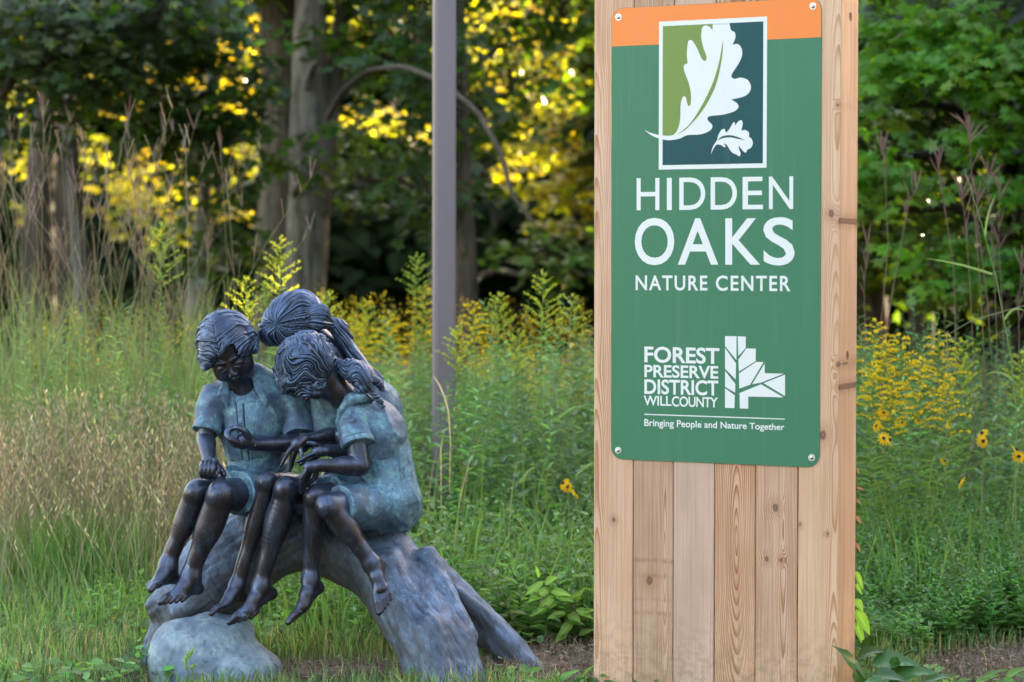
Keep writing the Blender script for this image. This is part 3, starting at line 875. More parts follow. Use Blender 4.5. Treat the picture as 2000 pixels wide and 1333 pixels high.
def logdisp(v):
    w = v.copy()
    t = (v - lp[0]) @ np.array([1.0, 0.1, 0.3])
    g = vnoise(np.stack([v[:, 0] * 10 - v[:, 2] * 9 * 0 + 0, v[:, 1] * 24, v[:, 2] * 10 + v[:, 0] * 6], 1), 1.0)
    d1 = nrm([0.48, -.2, -0.85]); u = v @ d1
    right = v[:, 0] > P(700, 1100)[0]
    per = v - u[:, None] * d1
    g2 = vnoise(np.concatenate([per * 42, (u * 3.5)[:, None]], 1)[:, [0, 1, 3]] + per * 9, 1.0)
    g3 = vnoise(np.stack([v[:, 0] * 7 + v[:, 2] * 7, v[:, 1] * 40, (v[:, 2] - v[:, 0] * .7) * 42], 1), 1.0)
    k = np.clip((v[:, 0] - P(640, 1100)[0]) / 0.12, 0, 1)
    cr_ = ridge(u * 0 + per[:, 0] + .3 * per[:, 1], 26, u * 2.2) * k + ridge(v[:, 2] - v[:, 0] * .7, 24, (v[:, 0] + v[:, 2]) * 2.5) * (1 - k)
    return 0.007 * (g2 * k + g3 * (1 - k)) * (.6 + vnoise(v, 5)) + 0.009 * vnoise(v, 9) + 0.006 * vnoise(v, 40) - 0.006 * (cr_ - .3) * (vnoise(v, 11) + .5)
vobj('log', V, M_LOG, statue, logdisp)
V = Vol(P(820, 1380, -60) - .03, P(1120, 1080, 190) + .05, 0.005)
V.tube([P(845, 1120, 90), P(925, 1205, 75), P(985, 1262, 55), P(1040, 1312, 35)], [36 * S, 37 * S, 36 * S, 26 * S], 0.03)
V.cone(P(900, 1160, 40), P(1000, 1255, 30), 12 * S, 14 * S, 0.03)
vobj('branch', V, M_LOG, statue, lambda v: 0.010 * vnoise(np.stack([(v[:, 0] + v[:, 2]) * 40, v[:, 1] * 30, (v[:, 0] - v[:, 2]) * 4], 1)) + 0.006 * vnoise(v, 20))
V = Vol(P(260, 1390, -190) - .03, P(600, 1150, 110) + .05, 0.005)
V.ell(P(402, 1302, -60), (104 * S, 88 * S, 96 * S), k=.04)
V.ell(P(345, 1300, -60), (50 * S, 70 * S, 75 * S), k=.05)
V.ell(P(472, 1320, -70), (78 * S, 78 * S, 58 * S), k=.05)
V.ell(P(440, 1232, -40), (55 * S, 60 * S, 32 * S), k=.05)
V.half(P(300, 1245, -60), (-.75, -.25, .6), .03); V.half(P(520, 1255, -60), (.70, -.2, .66), .03); V.half(P(420, 1198, -40), (.02, -.25, 1), .03)
V.half(P(400, 1290, -142), (-.1, -1, .30), .03); V.half(P(510, 1235, -60), (.62, -.35, .75), .012); V.half(P(360, 1215, -90), (-.45, -.55, .8), .012); V.half(P(450, 1225, -110), (.15, -.75, .7), .015)
vobj('boulder', V, M_ROCK, statue, lambda v: 0.030 * vnoise(v, 7) + 0.014 * (ridge(v[:, 2] * 1.0 + v[:, 0] * .35, 14, v[:, 1] * 6) - .4) * (vnoise(v, 5) + .5) + 0.010 * vnoise(v, 22) + 0.005 * vnoise(v, 60))

# ---- shared pieces of a figure
def head(V, C, R, k=1.0, mouth=True):
    """C skull centre, R frame (right, forward, up); k = size"""
    q = S * k
    L = lambda x, f, u: C + R @ np.array([x, f, u]) * q
    r3 = lambda a, b, c: (a * q, b * q, c * q)
    V.ell(L(0, -6, 12), r3(47, 55, 50), R, .004)
    V.ell(L(0, 16, -14), r3(41, 38, 50), R, .012)
    V.ell(L(0, 31, -50), r3(20, 17, 15), R, .018)
    for sx in (-1, 1):
        V.ell(L(21 * sx, 32, -28), r3(19, 17, 19), R, .016)
        V.ell(L(17 * sx, 58, -6), r3(12, 9, 8), R, .008, 'cut')
        V.ell(L(17.5 * sx, 45.5, -8), r3(10, 8, 7.2), R, .003)
        V.tube([L(8 * sx, 52, -10), L(17 * sx, 54.5, -12.5), L(27 * sx, 47.5, -10)], np.array([1.0, 1.5, 1.0]) * q, .001)
        V.tube([L(8 * sx, 53, 5), L(17 * sx, 52, 9), L(28 * sx, 45, 6)], np.array([2.5, 3.2, 2.0]) * q, .008)
        V.ell(L(5.2 * sx, 58, -24), r3(4.6, 5, 4.2), R, .005)
        V.ell(L(46 * sx, -6, -10), r3(5.5, 11, 15), R, .006)
        V.ell(L(51 * sx, -5, -9), r3(4, 6.5, 9), R, .003, 'cut')
    V.tube([L(0, 50, 2), L(0, 55, -10), L(0, 60.5, -21), L(0, 58, -26)], np.array([3, 3.2, 4.8, 4]) * q, .007)
    if mouth:
        V.tube([L(-14, 45.5, -34.5), L(-6, 50.5, -37.5), L(0, 51.5, -37), L(6, 50.5, -37.5), L(14, 45.5, -34.5)], np.array([1.5, 2.3, 2.2, 2.3, 1.5]) * q, .002)
        V.tube([L(-12, 45.5, -37), L(0, 50.5, -43.5), L(12, 45.5, -37)], np.array([1.5, 3.2, 1.5]) * q, .003)
        V.tube([L(-15, 48.5, -34.5), L(0, 54.5, -39.5), L(15, 48.5, -34.5)], np.array([.9, 1.1, .9]) * q, .001, op='cut')
    return L
def foot(V, ankle, heel, ball, tip, side, w=20, k=1.0, ra=15):
    """ankle, heel, ball, tip: points; side: unit vector from little toe to big toe"""
    q = S * k; side = nrm(side)
    fw = nrm(tip - heel); up = nrm(np.cross(side, fw)); 
    if up @ (ankle - (heel + ball) / 2) < 0: up = -up
    V.cone(ankle, heel, ra * .95 * S, 11.5 * q, .03)
    V.cone(ankle, (ankle + ball) / 2 + up * 1 * q, ra * .95 * S, 12.5 * q, .022)
    V.cone((ankle + ball) / 2, ball + side * w * .35 * q, 13 * q, 9.5 * q, .014)
    V.cone((ankle + ball) / 2, ball - side * w * .45 * q, 11 * q, 8.5 * q, .014)
    V.cone(heel, ball, 10 * q, 9 * q, .014)
    L = np.linalg.norm(tip - ball)
    for i in range(5):
        s_ = (0.62 - i * 0.37) * w * 1.12 * q
        ln = L * (1.0, .98, .88, .76, .62)[i]; r = (7.0, 4.9, 4.6, 4.4, 4.2)[i] * q
        b0 = ball + side * s_ - fw * 2 * q
        m = b0 + fw * ln * .55 + up * 2.5 * q; e = b0 + fw * ln * 1.0 - up * 1.5 * q + side * (-.6 * q * (i == 0))
        V.cone(b0, m, r * .95, r, .003); V.cone(m, e, r, r * .95, .0015)
        V.ell(e + up * r * .55 + fw * r * .3, (r * .5, r * .5, r * .3), k=.001, op='add')
def leg(V, hip, knee, ank, rh, rk, rc, ra, ft=None, bend=3.0):
    V.begin()
    d = nrm(ank - knee); back = nrm(np.array([0.35, 1, 0]) - d * (np.array([0.35, 1, 0]) @ d))
    V.tube([hip, hip + (knee - hip) * .5, knee + (hip - knee) * .12, knee + d * 3 * S], np.array([rh, rh * .5 + rk * .5, rk * .98, rk * .86]) * S, .004)
    pr = [(-.02, 1, rk * .86), (.10, 1.5, rk * .86), (.30, bend + 1.5, rc), (.45, bend + 1, rc * .95), (.64, bend * .6, rc * .72), (.80, 0, ra * 1.08), (1, 0, ra)]
    V.tube([knee + (ank - knee) * t + back * o * S for t, o, r in pr], np.array([r for _, _, r in pr]) * S, .012)
    V.ell(knee - back * rk * .44 * S - d * rk * .02 * S, (rk * .48 * S, rk * .5 * S, rk * .6 * S), k=.016)
    if ft: foot(V, *ft[0], **ft[1], ra=ra)
    V.end(.0025)
def arm(V, sh, el, wr, rs, re, rw):
    a = el + (sh - el) * .25; b = el + (wr - el) * .12
    V.tube([sh, (sh + a) / 2, a, el, b, el + (wr - el) * .35, el + (wr - el) * .75, wr], np.array([rs, (rs + re) / 2, re, re * .98, re, re * .95, rw * 1.1, rw]) * S, .004)
def finger(V, pts, r0, r1, k=.002):
    n = len(pts)
    V.tube(pts, np.linspace(r0, r1, n) * S, k, 3)

# =============================== BOY
boy = Vol(P(262, 1205, -175), P(625, 590, 150), 0.0025)
bf = frame((0.10, -0.80, -0.52), (-0.34, -0.25, 0.9))
BC = P(446, 681, -22)
BL = head(boy, BC, bf, 1.0)
neck = P(487, 790, 18)
boy.path([BC + bf @ np.array([0, -14, -26]) * S, P(470, 752, 5), neck], [24 * S, 25 * S, 32 * S], .02)
boy.cone(P(492, 735, 28), P(560, 775, 32), 22 * S, 26 * S, .02)
boy.ell(P(500, 835, 35), (70 * S, 45 * S, 75 * S), k=.02)
boy.ell(P(505, 930, 50), (62 * S, 48 * S, 48 * S), k=.03)
boy.tube([P(424, 790, 14), P(490, 782, 28), P(584, 804, 26)], np.array([20, 30, 22]) * S, .01); boy.cone(P(495, 785, 28), P(500, 930, 45), 30 * S, 40 * S, .01)
# right arm (the viewer's left) straight down to the knee, fist closed
arm(boy, P(417, 785, 12), P(402, 858, -5), P(408, 900, -60), 25, 19, 14)
hw = P(408, 903, -64)
boy.ell(P(408, 915, -78), (17 * S, 18 * S, 15 * S), k=.008)
for i, (x, y) in enumerate(((394, 0), (401.5, 1), (409.5, 2), (417.5, 1))):
    finger(boy, [P(x + 2, 904, -84), P(x, 912, -98), P(x - 1, 926 + y, -99), P(x + 1, 932 + y, -86)], 4.9, 4.2)
finger(boy, [P(420, 900, -70), P(427, 915, -88), P(421, 929, -96)], 6, 4.5)
finger(boy, [P(420, 906, -66), P(432, 920, -68), P(437, 927, -72)], 8, 6)
# left arm (viewer's right) bent across the waist, hand curled into a ring
arm(boy, P(590, 806, 25), P(590, 866, -5), P(494, 868, -62), 25, 19, 13)
boy.cone(P(494, 866, -62), P(474, 862, -70), 12.5 * S, 13 * S, .01)
boy.ell(P(480, 860, -70), (18 * S, 12 * S, 16 * S), k=.008)
boy.ell(P(465, 869, -70), (15 * S, 11 * S, 8 * S), k=.006)
finger(boy, [P(474, 872, -72), P(458, 866, -80), P(446, 855, -80), P(445, 844, -74), P(455, 836, -70)], 7.0, 5.2)
finger(boy, [P(470, 868, -78), P(455, 861, -90), P(444, 852, -88), P(445, 842, -82), P(453, 838, -80)], 6.6, 5.0)
finger(boy, [P(472, 872, -66), P(458, 869, -72), P(448, 861, -72), P(444, 850, -66), P(450, 840, -62)], 5.2, 4.0)
finger(boy, [P(476, 871, -60), P(462, 872, -62), P(452, 866, -60), P(447, 857, -56)], 5.0, 3.8)
finger(boy, [P(485, 855, -76), P(478, 842, -82), P(466, 836, -80), P(456, 836, -76)], 7.6, 5.6)
# legs
boy.cone(P(500, 930, 45), P(475, 950, 30), 36 * S, 30 * S, .01)
leg(boy, P(470, 950, 30), P(384, 962, -66), P(327, 1102, -46), 34, 27, 24, 16, ft=((P(329, 1108, -55), P(340, 1130, -42), P(305, 1140, -82), P(291, 1160, -96), (0.55, -0.80, 0.0), 19), dict(k=.95)))
leg(boy, P(520, 965, 40), P(431, 967, -96), P(372, 1122, -66), 36, 31, 28, 17, ft=((P(373, 1128, -72), P(386, 1150, -58), P(346, 1164, -100), P(334, 1189, -112), (-0.95, -0.28, 0.1), 21), dict(k=1.0)))
figure = empty('seated_boy', tuple(P(480, 1000, 0)), parent=statue)
figure.matrix_parent_inverse = pmat(statue).inverted()
tag(figure, 'boy in open collared shirt and shorts with one hand curled into a ring')
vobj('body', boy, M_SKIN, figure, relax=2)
# hair
H = Vol(BC - .16, BC + .16, 0.0021)
H.ell(BL(0, -8, 15), np.array((58, 66, 58)) * S * .97, bf, .004)
H.ell(BL(-2, 30, 22), np.array((52, 34, 34)) * S * .97, bf, .02)
for sx, l in ((-1, -6), (1, -24)):
    H.cone(BL(50 * sx, 4, 0), BL(50 * sx, 14 + 6 * (sx < 0), l), 13 * S, 8 * S, .02)
H.ell(BL(2, 62, -30), np.array((50, 50, 50)) * S, bf, .005, 'cut')
H.ell(BL(8, 66, 2), np.array((30, 30, 30)) * S, bf, .006, 'cut')
for a_, b_, r_ in (((3, 50, 38), (40, 42, 10), 8), ((8, 46, 36), (50, 30, -4), 10), ((14, 40, 36), (54, 16, -12), 9), ((-5, 50, 38), (-38, 42, 16), 7)):
    H.cone(BL(*a_), BL(*b_), r_ * S, r_ * .7 * S, .008)
for q_ in (-70, -85):
    H.cone(P(453, 671, q_), P(448, 716, q_ - 5), 3 * S, 33 * S, .004, 'cut')
H.half(BL(0, 0, -24), bf @ np.array([0, 0.35, -1.0]), .012)
for (x, f, u, r) in ((-46, 18, 4, 9), (-54, 6, 22, 10), (-52, 24, -6, 8), (-56, 0, 10, 9), (-50, 12, -12, 8)):
    H.ell(BL(x, f, u), (r * S, r * S, r * S), bf, .006)
H.ell(BL(-63, 4, 12), (6 * S, 8 * S, 9 * S), bf, .004, 'cut')
def strands(C, R, k, amp, nst, mode, wav=0.0, wf=0.0):
    def f(v):
        q = (v - C) @ R / (S * k)
        x, y, z = q[:, 0], q[:, 1], q[:, 2]
        ph = np.arctan2(y, z) + 0.012 * np.abs(x - 2) + .25 * vnoise(q, .03)
        line = np.exp(-((x - 2) / 2.0) ** 2) * (z > 20)
        al = np.abs(x) * .03
        big = ridge(ph, 6.5, al); fine = ridge(ph + .03 * vnoise(q, .12), 15.0, al * 1.5)
        return amp * S * (big * 1.5 + fine * .9 - 1.0) - line * 0.003
    return f
vobj('hair', H, M_HAIR, figure, strands(BC, bf, 1.0, 2.1, 15, 'part'), relax=1)
# shirt
T = Vol(P(360, 905, -70), P(625, 700, 120), 0.0026)
T.ell(P(497, 812, 30), (82 * S, 52 * S, 62 * S), k=.02)
T.cone(P(430, 783, 15), P(572, 800, 28), 33 * S, 34 * S, .04)
T.cone(P(500, 830, 30), P(498, 900, 42), 60 * S, 58 * S, .05)
T.cone(P(480, 762, 22), P(490, 790, 25), 34 * S, 44 * S, .03)
T.cone(P(497, 738, 30), P(562, 780, 32), 27 * S, 33 * S, .02)
T.cone(P(448, 765, 18), P(424, 782, 14), 24 * S, 30 * S, .02)
T.ell(P(421, 786, 12), (33 * S,) * 3, k=.02)
T.cone(P(419, 790, 12), P(404, 842, -8), 32 * S, 28 * S, .006, cap=True)
T.ell(P(578, 796, 28), (35 * S,) * 3, k=.02)
T.cone(P(580, 804, 26), P(585, 852, -2), 35 * S, 32 * S, .006, cap=True)
T.half(P(495, 889, 20), (0.02, 0.35, -1.0), .002, P(500, 920, 30), 60 * S)
# neck opening and collar
T.cone(P(468, 742, -22), P(470, 778, -52), 24 * S, 10 * S, .003, 'cut')
T.cone(P(464, 725, -4), P(470, 750, 8), 27 * S, 25 * S, .004, 'cut')
for a, b, c in ((P(440, 748, -8), P(437, 770, -22), P(443, 794, -26)), (P(497, 738, -6), P(508, 764, -16), P(520, 790, -22))):
    for o_ in (-4, 0, 4):
        T.cone(a + [o_ * S, 0, 0], b + [o_ * 1.3 * S, .002, 0], 4.5 * S, 4.5 * S, .003); T.cone(b + [o_ * 1.3 * S, .002, 0], c, 4.5 * S, 2 * S, .002)
def folds(amp, seed=0.0, sc=11.0):
    def f(v):
        w = v + seed
        n = vnoise(np.stack([w[:, 0] * 1.6 + w[:, 2] * .7, w[:, 1], w[:, 2] * .55 - w[:, 0] * .6], 1), sc) + .5
        r = 1 - np.abs(2 * n - 1)
        return amp * (r ** 2 - .3) + amp * .35 * vnoise(v, 45)
    return f
def shirtdisp(v):
    base = folds(.010, 1.0)(v)
    k = np.clip((P(476, 800)[2] + .03 - v[:, 2]) / .01, 0, 1) * (v[:, 1] < 8.24)
    xc = P(478, 800)[0] + (P(478, 800)[2] - v[:, 2]) * .10
    d = (v[:, 0] - xc) / S
    step = .0035 * (np.abs(d + 5) < 6) - .006 * np.exp(-((d - 1.5) / 1.6) ** 2) - .004 * np.exp(-((d + 12) / 1.6) ** 2)
    for z in (800, 822, 844, 868): step = step + .004 * (((d + 5) ** 2 + ((v[:, 2] - P(478, z)[2]) / S) ** 2) < 9)
    return base + step * k
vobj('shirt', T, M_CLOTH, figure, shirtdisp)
T = Vol(P(430, 1020, -110), P(620, 875, 140), 0.003)
T.cone(P(500, 885, 40), P(502, 918, 45), 58 * S, 62 * S, .01, cap=True)
T.cone(P(500, 911, 42), P(502, 919, 44), 64 * S, 64 * S, .003, cap=True)
T.ell(P(515, 955, 45), (70 * S, 60 * S, 46 * S), k=.02)
T.cone(P(530, 965, 40), P(462, 964, -52), 46 * S, 43 * S, .012, cap=True)
T.cone(P(500, 955, 35), P(430, 952, -20), 44 * S, 40 * S, .012, cap=True)
vobj('shorts', T, M_SKIRT, figure, folds(.006, 2.0))

# =============================== FRONT GIRL
g3 = Vol(P(545, 1235, -190), P(815, 650, 120), 0.0025)
gf = frame((-0.44, 0.16, -0.88), (-0.82, -0.30, 0.42))
GC = P(603, 722, -62)
GL = head(g3, GC, gf, 0.92)
g3.path([GC + gf @ np.array([0, -16, -24]) * S, P(662, 765, -45), P(700, 800, -30)], [24 * S, 25 * S, 34 * S], .02)
g3.ell(P(722, 855, -25), (42 * S, 38 * S, 50 * S), k=.03)
g3.ell(P(748, 960, -20), (44 * S, 42 * S, 52 * S), k=.03)
g3.tube([P(690, 825, -74), P(712, 835, -40), P(680, 845, -18), P(668, 850, -20)], np.array([20, 26, 18, 16]) * S, .01); g3.cone(P(700, 800, -30), P(748, 960, -20), 28 * S, 36 * S, .01)
arm(g3, P(690, 825, -75), P(703, 910, -92), P(622, 910, -122), 23, 20, 12)
g3.ell(P(606, 913, -122), (14 * S, 11 * S, 12 * S), k=.012)
for i, (dx, e) in enumerate(((0, 0), (5, 5), (10, 10), (15, 12))):
    finger(g3, [P(604 + dx * .5, 912, -124 + i * 7), P(593 + dx * .6, 928 + i, -128 + i * 8), P(588 + dx * .8, 944 + i, -124 + i * 8), P(588 + dx, 962 - i * 2, -116 + i * 8)], 5.4, 3.6)
finger(g3, [P(618, 918, -118), P(616, 932, -114), P(604, 944, -110)], 6, 4)
# her other hand, palm up behind
arm(g3, P(668, 850, -20), P(690, 888, -30), P(640, 880, -58), 18, 17, 12)
g3.ell(P(625, 882, -66), (17 * S, 9 * S, 11 * S), k=.01)
finger(g3, [P(622, 872, -66), P(614, 867, -72), P(602, 865, -74)], 5.2, 4)
finger(g3, [P(616, 884, -68), P(600, 891, -74), P(588, 899, -78), P(580, 902, -78)], 5, 3.6)
finger(g3, [P(620, 888, -62), P(606, 896, -66), P(594, 903, -68), P(586, 907, -66)], 5, 3.6)
finger(g3, [P(624, 890, -58), P(612, 899, -60), P(602, 906, -60)], 4.6, 3.4)
# legs
leg(g3, P(720, 970, -10), P(615, 970, -94), P(606, 1125, -66), 36, 25, 24, 15, ft=((P(606, 1135, -74), P(622, 1149, -60), P(592, 1185, -100), P(572, 1217, -112), (-0.75, -0.60, -0.25), 17), dict(k=.95)))
leg(g3, P(745, 985, -20), P(640, 988, -146), P(724, 1096, -118), 38, 27, 25, 16, ft=((P(727, 1104, -120), P(743, 1104, -102), P(744, 1152, -140), P(757, 1194, -140), (-0.92, -0.1, -.35), 17), dict(k=.95)))
figure = empty('seated_girl', tuple(P(740, 1030, -20)), parent=statue)
figure.matrix_parent_inverse = pmat(statue).inverted()
tag(figure, 'curly haired girl with ponytail in short sleeved blouse and skirt, seated at the front right')
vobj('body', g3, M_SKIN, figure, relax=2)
H = Vol(P(505, 835, -150), P(775, 640, 40), 0.0021)
H.ell(GL(0, -8, 13), np.array((57, 66, 58)) * S * .97, gf, .004)
H.ell(GL(0, 34, 34), np.array((50, 26, 24)) * S, gf, .02)
H.ell(GL(0, 64, -28), np.array((60, 50, 46)) * S, gf, .006, 'cut')
H.half(GL(0, 0, -40), gf @ np.array([0, 0.55, -1.0]), .012)
cr = random.Random(3)
for i in range(34):
    a = cr.uniform(-1, 1) * 1.5; b = cr.uniform(-.9, 1.1)
    d = np.array([math.sin(a) * math.cos(b) * 56, math.sin(b) * 56 * .8 + 6, math.cos(a) * math.cos(b) * 54 + 10])
    r_ = cr.uniform(7, 12)
    H.ell(GL(*d), (r_ * S, r_ * S, r_ * .8 * S), gf, .007)
for (x, f, u) in ((-44, 40, 8), (-36, 50, 18), (-20, 56, 26), (-50, 26, -6), (-48, 34, -2), (-30, 52, 10), (-52, 14, -14), (-50, 22, -20), (-47, 8, -24), (0, 58, 30), (20, 54, 26)):
    H.ell(GL(x, f, u), (9 * S, 9 * S, 9 * S), gf, .004)
# ponytail
H.cone(P(655, 712, -58), P(668, 716, -56), 14 * S, 11 * S, .008)
H.tube([P(668, 716, -60), P(684, 722, -70), P(702, 735, -76), P(713, 748, -80), P(707, 760, -84), P(696, 762, -84)], [12 * S, 21 * S, 20 * S, 14 * S, 8 * S, 3 * S], .01)
H.tube([P(684, 716, -55), P(706, 722, -60), P(722, 738, -62), P(740, 748, -60)], [15 * S, 14 * S, 10 * S, 7 * S], .01)
H.tube([P(712, 752, -80), P(728, 770, -76), P(744, 786, -70), P(748, 794, -68)], [7 * S, 6 * S, 5 * S, 3 * S], .005)
def curl(v):
    q = (v - GC) @ gf / S
    tail = v[:, 0] > P(668, 700)[0]
    x, y, z = q[:, 0], q[:, 1], q[:, 2]
    ph = np.arctan2(y + 7 * np.sin(x * .10 + z * .06) + 16 * vnoise(q, .05), z + 40) + .05 * np.sin(x * .16 + y * .09) + .22 * vnoise(q, .055)
    s1 = ridge(ph, 9, np.abs(x) * .04) * .8 + ridge(ph, 20, np.abs(x) * .05) * .5
    t = (v[:, 2] + .55 * v[:, 0] + 0.02 * np.sin(v[:, 0] * 60)) * 330 + 3 * vnoise(v, 22)
    s2 = ridge(t, .30, v[:, 0] * 8) * .8 + ridge(t, 1.0, v[:, 0] * 12) * .5
    return S * np.where(tail, 4.4 * (s2 - .6), 5.8 * (s1 - .6))
vobj('hair', H, M_HAIR, figure, curl)
T = Vol(P(630, 945, -140), P(825, 745, 90), 0.0029)
T.cone(P(700, 803, -32), P(735, 850, -25), 42 * S, 56 * S, .03)
T.cone(P(728, 838, -25), P(752, 925, -18), 54 * S, 54 * S, .04)
T.ell(P(692, 822, -62), (34 * S,) * 3, k=.02)
T.cone(P(691, 830, -64), P(700, 868, -88), 33 * S, 30 * S, .006, cap=True)
T.cone(P(698.5, 860, -84), P(700.5, 870, -89), 32.5 * S, 32.5 * S, .002, cap=True)
T.half(P(760, 894, -60), (0.30, -0.02, -1.0), .002, P(760, 940, -30), 70 * S)
T.cone(P(676, 775, -60), P(664, 812, -75), 22 * S, 12 * S, .006, 'cut')
# collar lying over the shoulder
T.path([P(668, 800, -76), P(684, 782, -78), P(706, 776, -74), P(730, 781, -62)], [6 * S, 10 * S, 11 * S, 4 * S], .006)
vobj('blouse', T, M_CLOTH, figure, folds(.008, 4.0))
T = Vol(P(640, 1065, -165), P(840, 850, 90), 0.0028)
T.cone(P(745, 868, -22), P(758, 975, -20), 50 * S, 60 * S, .02, cap=True)
T.ell(P(757, 985, -30), (62 * S, 60 * S, 56 * S), k=.03)
T.cone(P(752, 988, -30), P(664, 990, -118), 50 * S, 38 * S, .012, cap=True)
T.cone(P(735, 968, -10), P(652, 968, -72), 44 * S, 34 * S, .012, cap=True)
vobj('skirt', T, M_SKIRT, figure, folds(.010, 6.0))

# =============================== GIRL BEHIND
g2 = Vol(P(400, 1240, -150), P(835, 575, 170), 0.0028)
mf = frame((-0.62, 0.10, -0.72), (-0.70, -0.05, 0.68))
MC = P(578, 641, 22)
ML = head(g2, MC, mf, 0.92, mouth=False)
g2.path([MC + mf @ np.array([0, -14, -26]) * S, P(650, 690, 30), P(690, 740, 45)], [24 * S, 26 * S, 40 * S], .03)
g2.ell(P(708, 810, 60), (40 * S, 40 * S, 70 * S), k=.03)
g2.cone(P(708, 810, 55), P(690, 802, 6), 26 * S, 18 * S, .01); g2.cone(P(690, 740, 45), P(708, 840, 60), 30 * S, 34 * S, .01); g2.cone(P(710, 850, 60), P(640, 965, 20), 36 * S, 30 * S, .01); g2.cone(P(640, 965, 20), P(600, 955, 30), 28 * S, 26 * S, .01)
arm(g2, P(690, 800, 5), P(672, 845, 0), P(594, 858, -52), 20, 17, 10)
g2.cone(P(594, 857, -52), P(582, 868, -60), 9.5 * S, 11 * S, .008)
g2.ell(P(580, 868, -60), (13 * S, 9 * S, 13 * S), k=.008)
finger(g2, [P(577, 866, -62), P(564, 882, -70), P(556, 897, -72), P(549, 911, -70)], 5.2, 3.4)
finger(g2, [P(575, 874, -60), P(570, 892, -64), P(568, 906, -64), P(566, 920, -60)], 5.2, 3.4)
finger(g2, [P(580, 878, -56), P(574, 893, -56), P(571, 906, -54), P(569, 915, -52)], 4.8, 3.4)
finger(g2, [P(586, 872, -62), P(589, 886, -68), P(589, 899, -70)], 5, 3.6)
leg(g2, P(600, 955, 30), P(520, 942, -66), P(465, 1138, -54), 28, 21, 20.5, 14, ft=((P(463, 1146, -58), P(474, 1165, -46), P(440, 1180, -86), P(417, 1202, -98), (-0.45, -0.85, -.2), 17), dict(k=.9)))
leg(g2, P(640, 965, 10), P(557, 955, -88), P(510, 1138, -68), 32, 25, 26, 16, ft=((P(510, 1146, -72), P(530, 1160, -56), P(484, 1195, -100), P(462, 1222, -110), (-0.93, -0.30, 0.05), 20), dict(k=.98)))
figure = empty('seated_girl', tuple(P(720, 1030, 40)), parent=statue)
figure.matrix_parent_inverse = pmat(statue).inverted()
tag(figure, 'smooth haired girl with ponytail sitting between and behind the other two')
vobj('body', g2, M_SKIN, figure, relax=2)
H = Vol(P(495, 775, -60), P(775, 562, 110), 0.0022)
H.ell(ML(0, -6, 13), np.array((58, 70, 57)) * S * .97, mf, .004)
H.ell(ML(0, 36, 36), np.array((50, 28, 26)) * S, mf, .02)
H.ell(ML(0, 62, -30), np.array((54, 44, 46)) * S, mf, .006, 'cut')
H.cone(P(520, 634, -30), P(546, 632, -42), 2.0 * S, 1.2 * S, .003, 'cut')
H.cone(P(625, 622, -20), P(644, 632, -10), 26 * S, 10 * S, .02)
H.tube([P(644, 632, -8), P(658, 638, -2), P(668, 652, 4), P(680, 675, 6), P(698, 700, 4), P(722, 728, 0), P(742, 748, -4), P(746, 760, -4)], [9 * S, 16 * S, 17 * S, 15 * S, 14 * S, 13 * S, 10 * S, 5 * S], .01)
def smoothhair(v):
    q = (v - MC) @ mf / S
    x, y, z = q[:, 0], q[:, 1], q[:, 2]
    A = P(518, 634, -35); B = P(650, 632, -5)
    axs = nrm(B - A); rel = v - A; al = rel @ axs; per = rel - al[:, None] * axs
    e1 = nrm(np.cross(axs, [0, 1, 0])); e2 = np.cross(axs, e1)
    ph = np.arctan2(per @ e1, per @ e2) * 19 + 1.6 * np.sin(al * 34) + 2.2 * vnoise(q, .04)
    tail = v[:, 0] > P(656, 700)[0]
    t = (v[:, 0] * .8 + v[:, 2] * .62) * 330 + 3 * vnoise(v, 20)
    u_ = np.where(tail, t * .30, ph * .42); s1 = ridge(u_, 1.0, al * 6) * .8 + ridge(u_, 2.3, al * 9) * .45
    return S * 4.2 * (s1 - .6)
vobj('hair', H, M_HAIR, figure, smoothhair)
T = Vol(P(590, 1065, -60), P(850, 690, 170), 0.0031)
T.cone(P(692, 748, 42), P(722, 800, 55), 42 * S, 58 * S, .03)
T.cone(P(722, 800, 55), P(742, 890, 60), 56 * S, 60 * S, .04)
T.cone(P(650, 790, 20), P(640, 850, 20), 46 * S, 40 * S, .04)
T.cone(P(688, 800, 10), P(664, 842, 0), 30 * S, 24 * S, .01, cap=True)
vobj('blouse', T, M_CLOTH, figure, folds(.009, 8.0))
T = Vol(P(560, 1070, -110), P(850, 880, 170), 0.0034)
T.cone(P(745, 890, 60), P(762, 985, 50), 56 * S, 62 * S, .03)
T.cone(P(745, 975, 45), P(600, 966, -30), 52 * S, 38 * S, .02)
vobj('skirt', T, M_SKIRT, figure, folds(.010, 9.0))
# ================================================================== GROUND
gm = NT('ground')
co = gm.coord('Object')
n1 = gm.noise(co, 0.7, 4.0); n2 = gm.noise(co, 14.0, 5.0, 0.7); n3 = gm.noise(co, 75.0, 4.0, 0.7)
c = gm.mix(n2.smooth(0.35, 0.65), (0.080, 0.062, 0.046), (0.175, 0.140, 0.110))
c = gm.mix(n3.smooth(0.5, 0.7) * 0.6, c, (0.22, 0.17, 0.125))
c = gm.mix(n1.smooth(0.45, 0.6) * 0.45, c, (0.045, 0.060, 0.022))
gm.bsdf(color=c, rough=0.95, spec=0.1, normal=gm.bump(n2 * 0.5 + n3 * 0.5, 0.03, 0.8))
gx = np.concatenate([[-150, -60, -25, -12], np.linspace(-6, 6, 97), [12, 25, 60, 150]])
gy = np.concatenate([[-100, -30, -8, 0, 4], np.linspace(5.5, 18, 101), [25, 40, 80, 200]])
GX, GY = np.meshgrid(gx, gy, indexing='ij')
near = np.clip(1 - np.maximum(np.abs(GX) - 5, 0) / 3, 0, 1) * np.clip(1 - np.maximum(np.abs(GY - 11) - 5, 0) / 4, 0, 1)
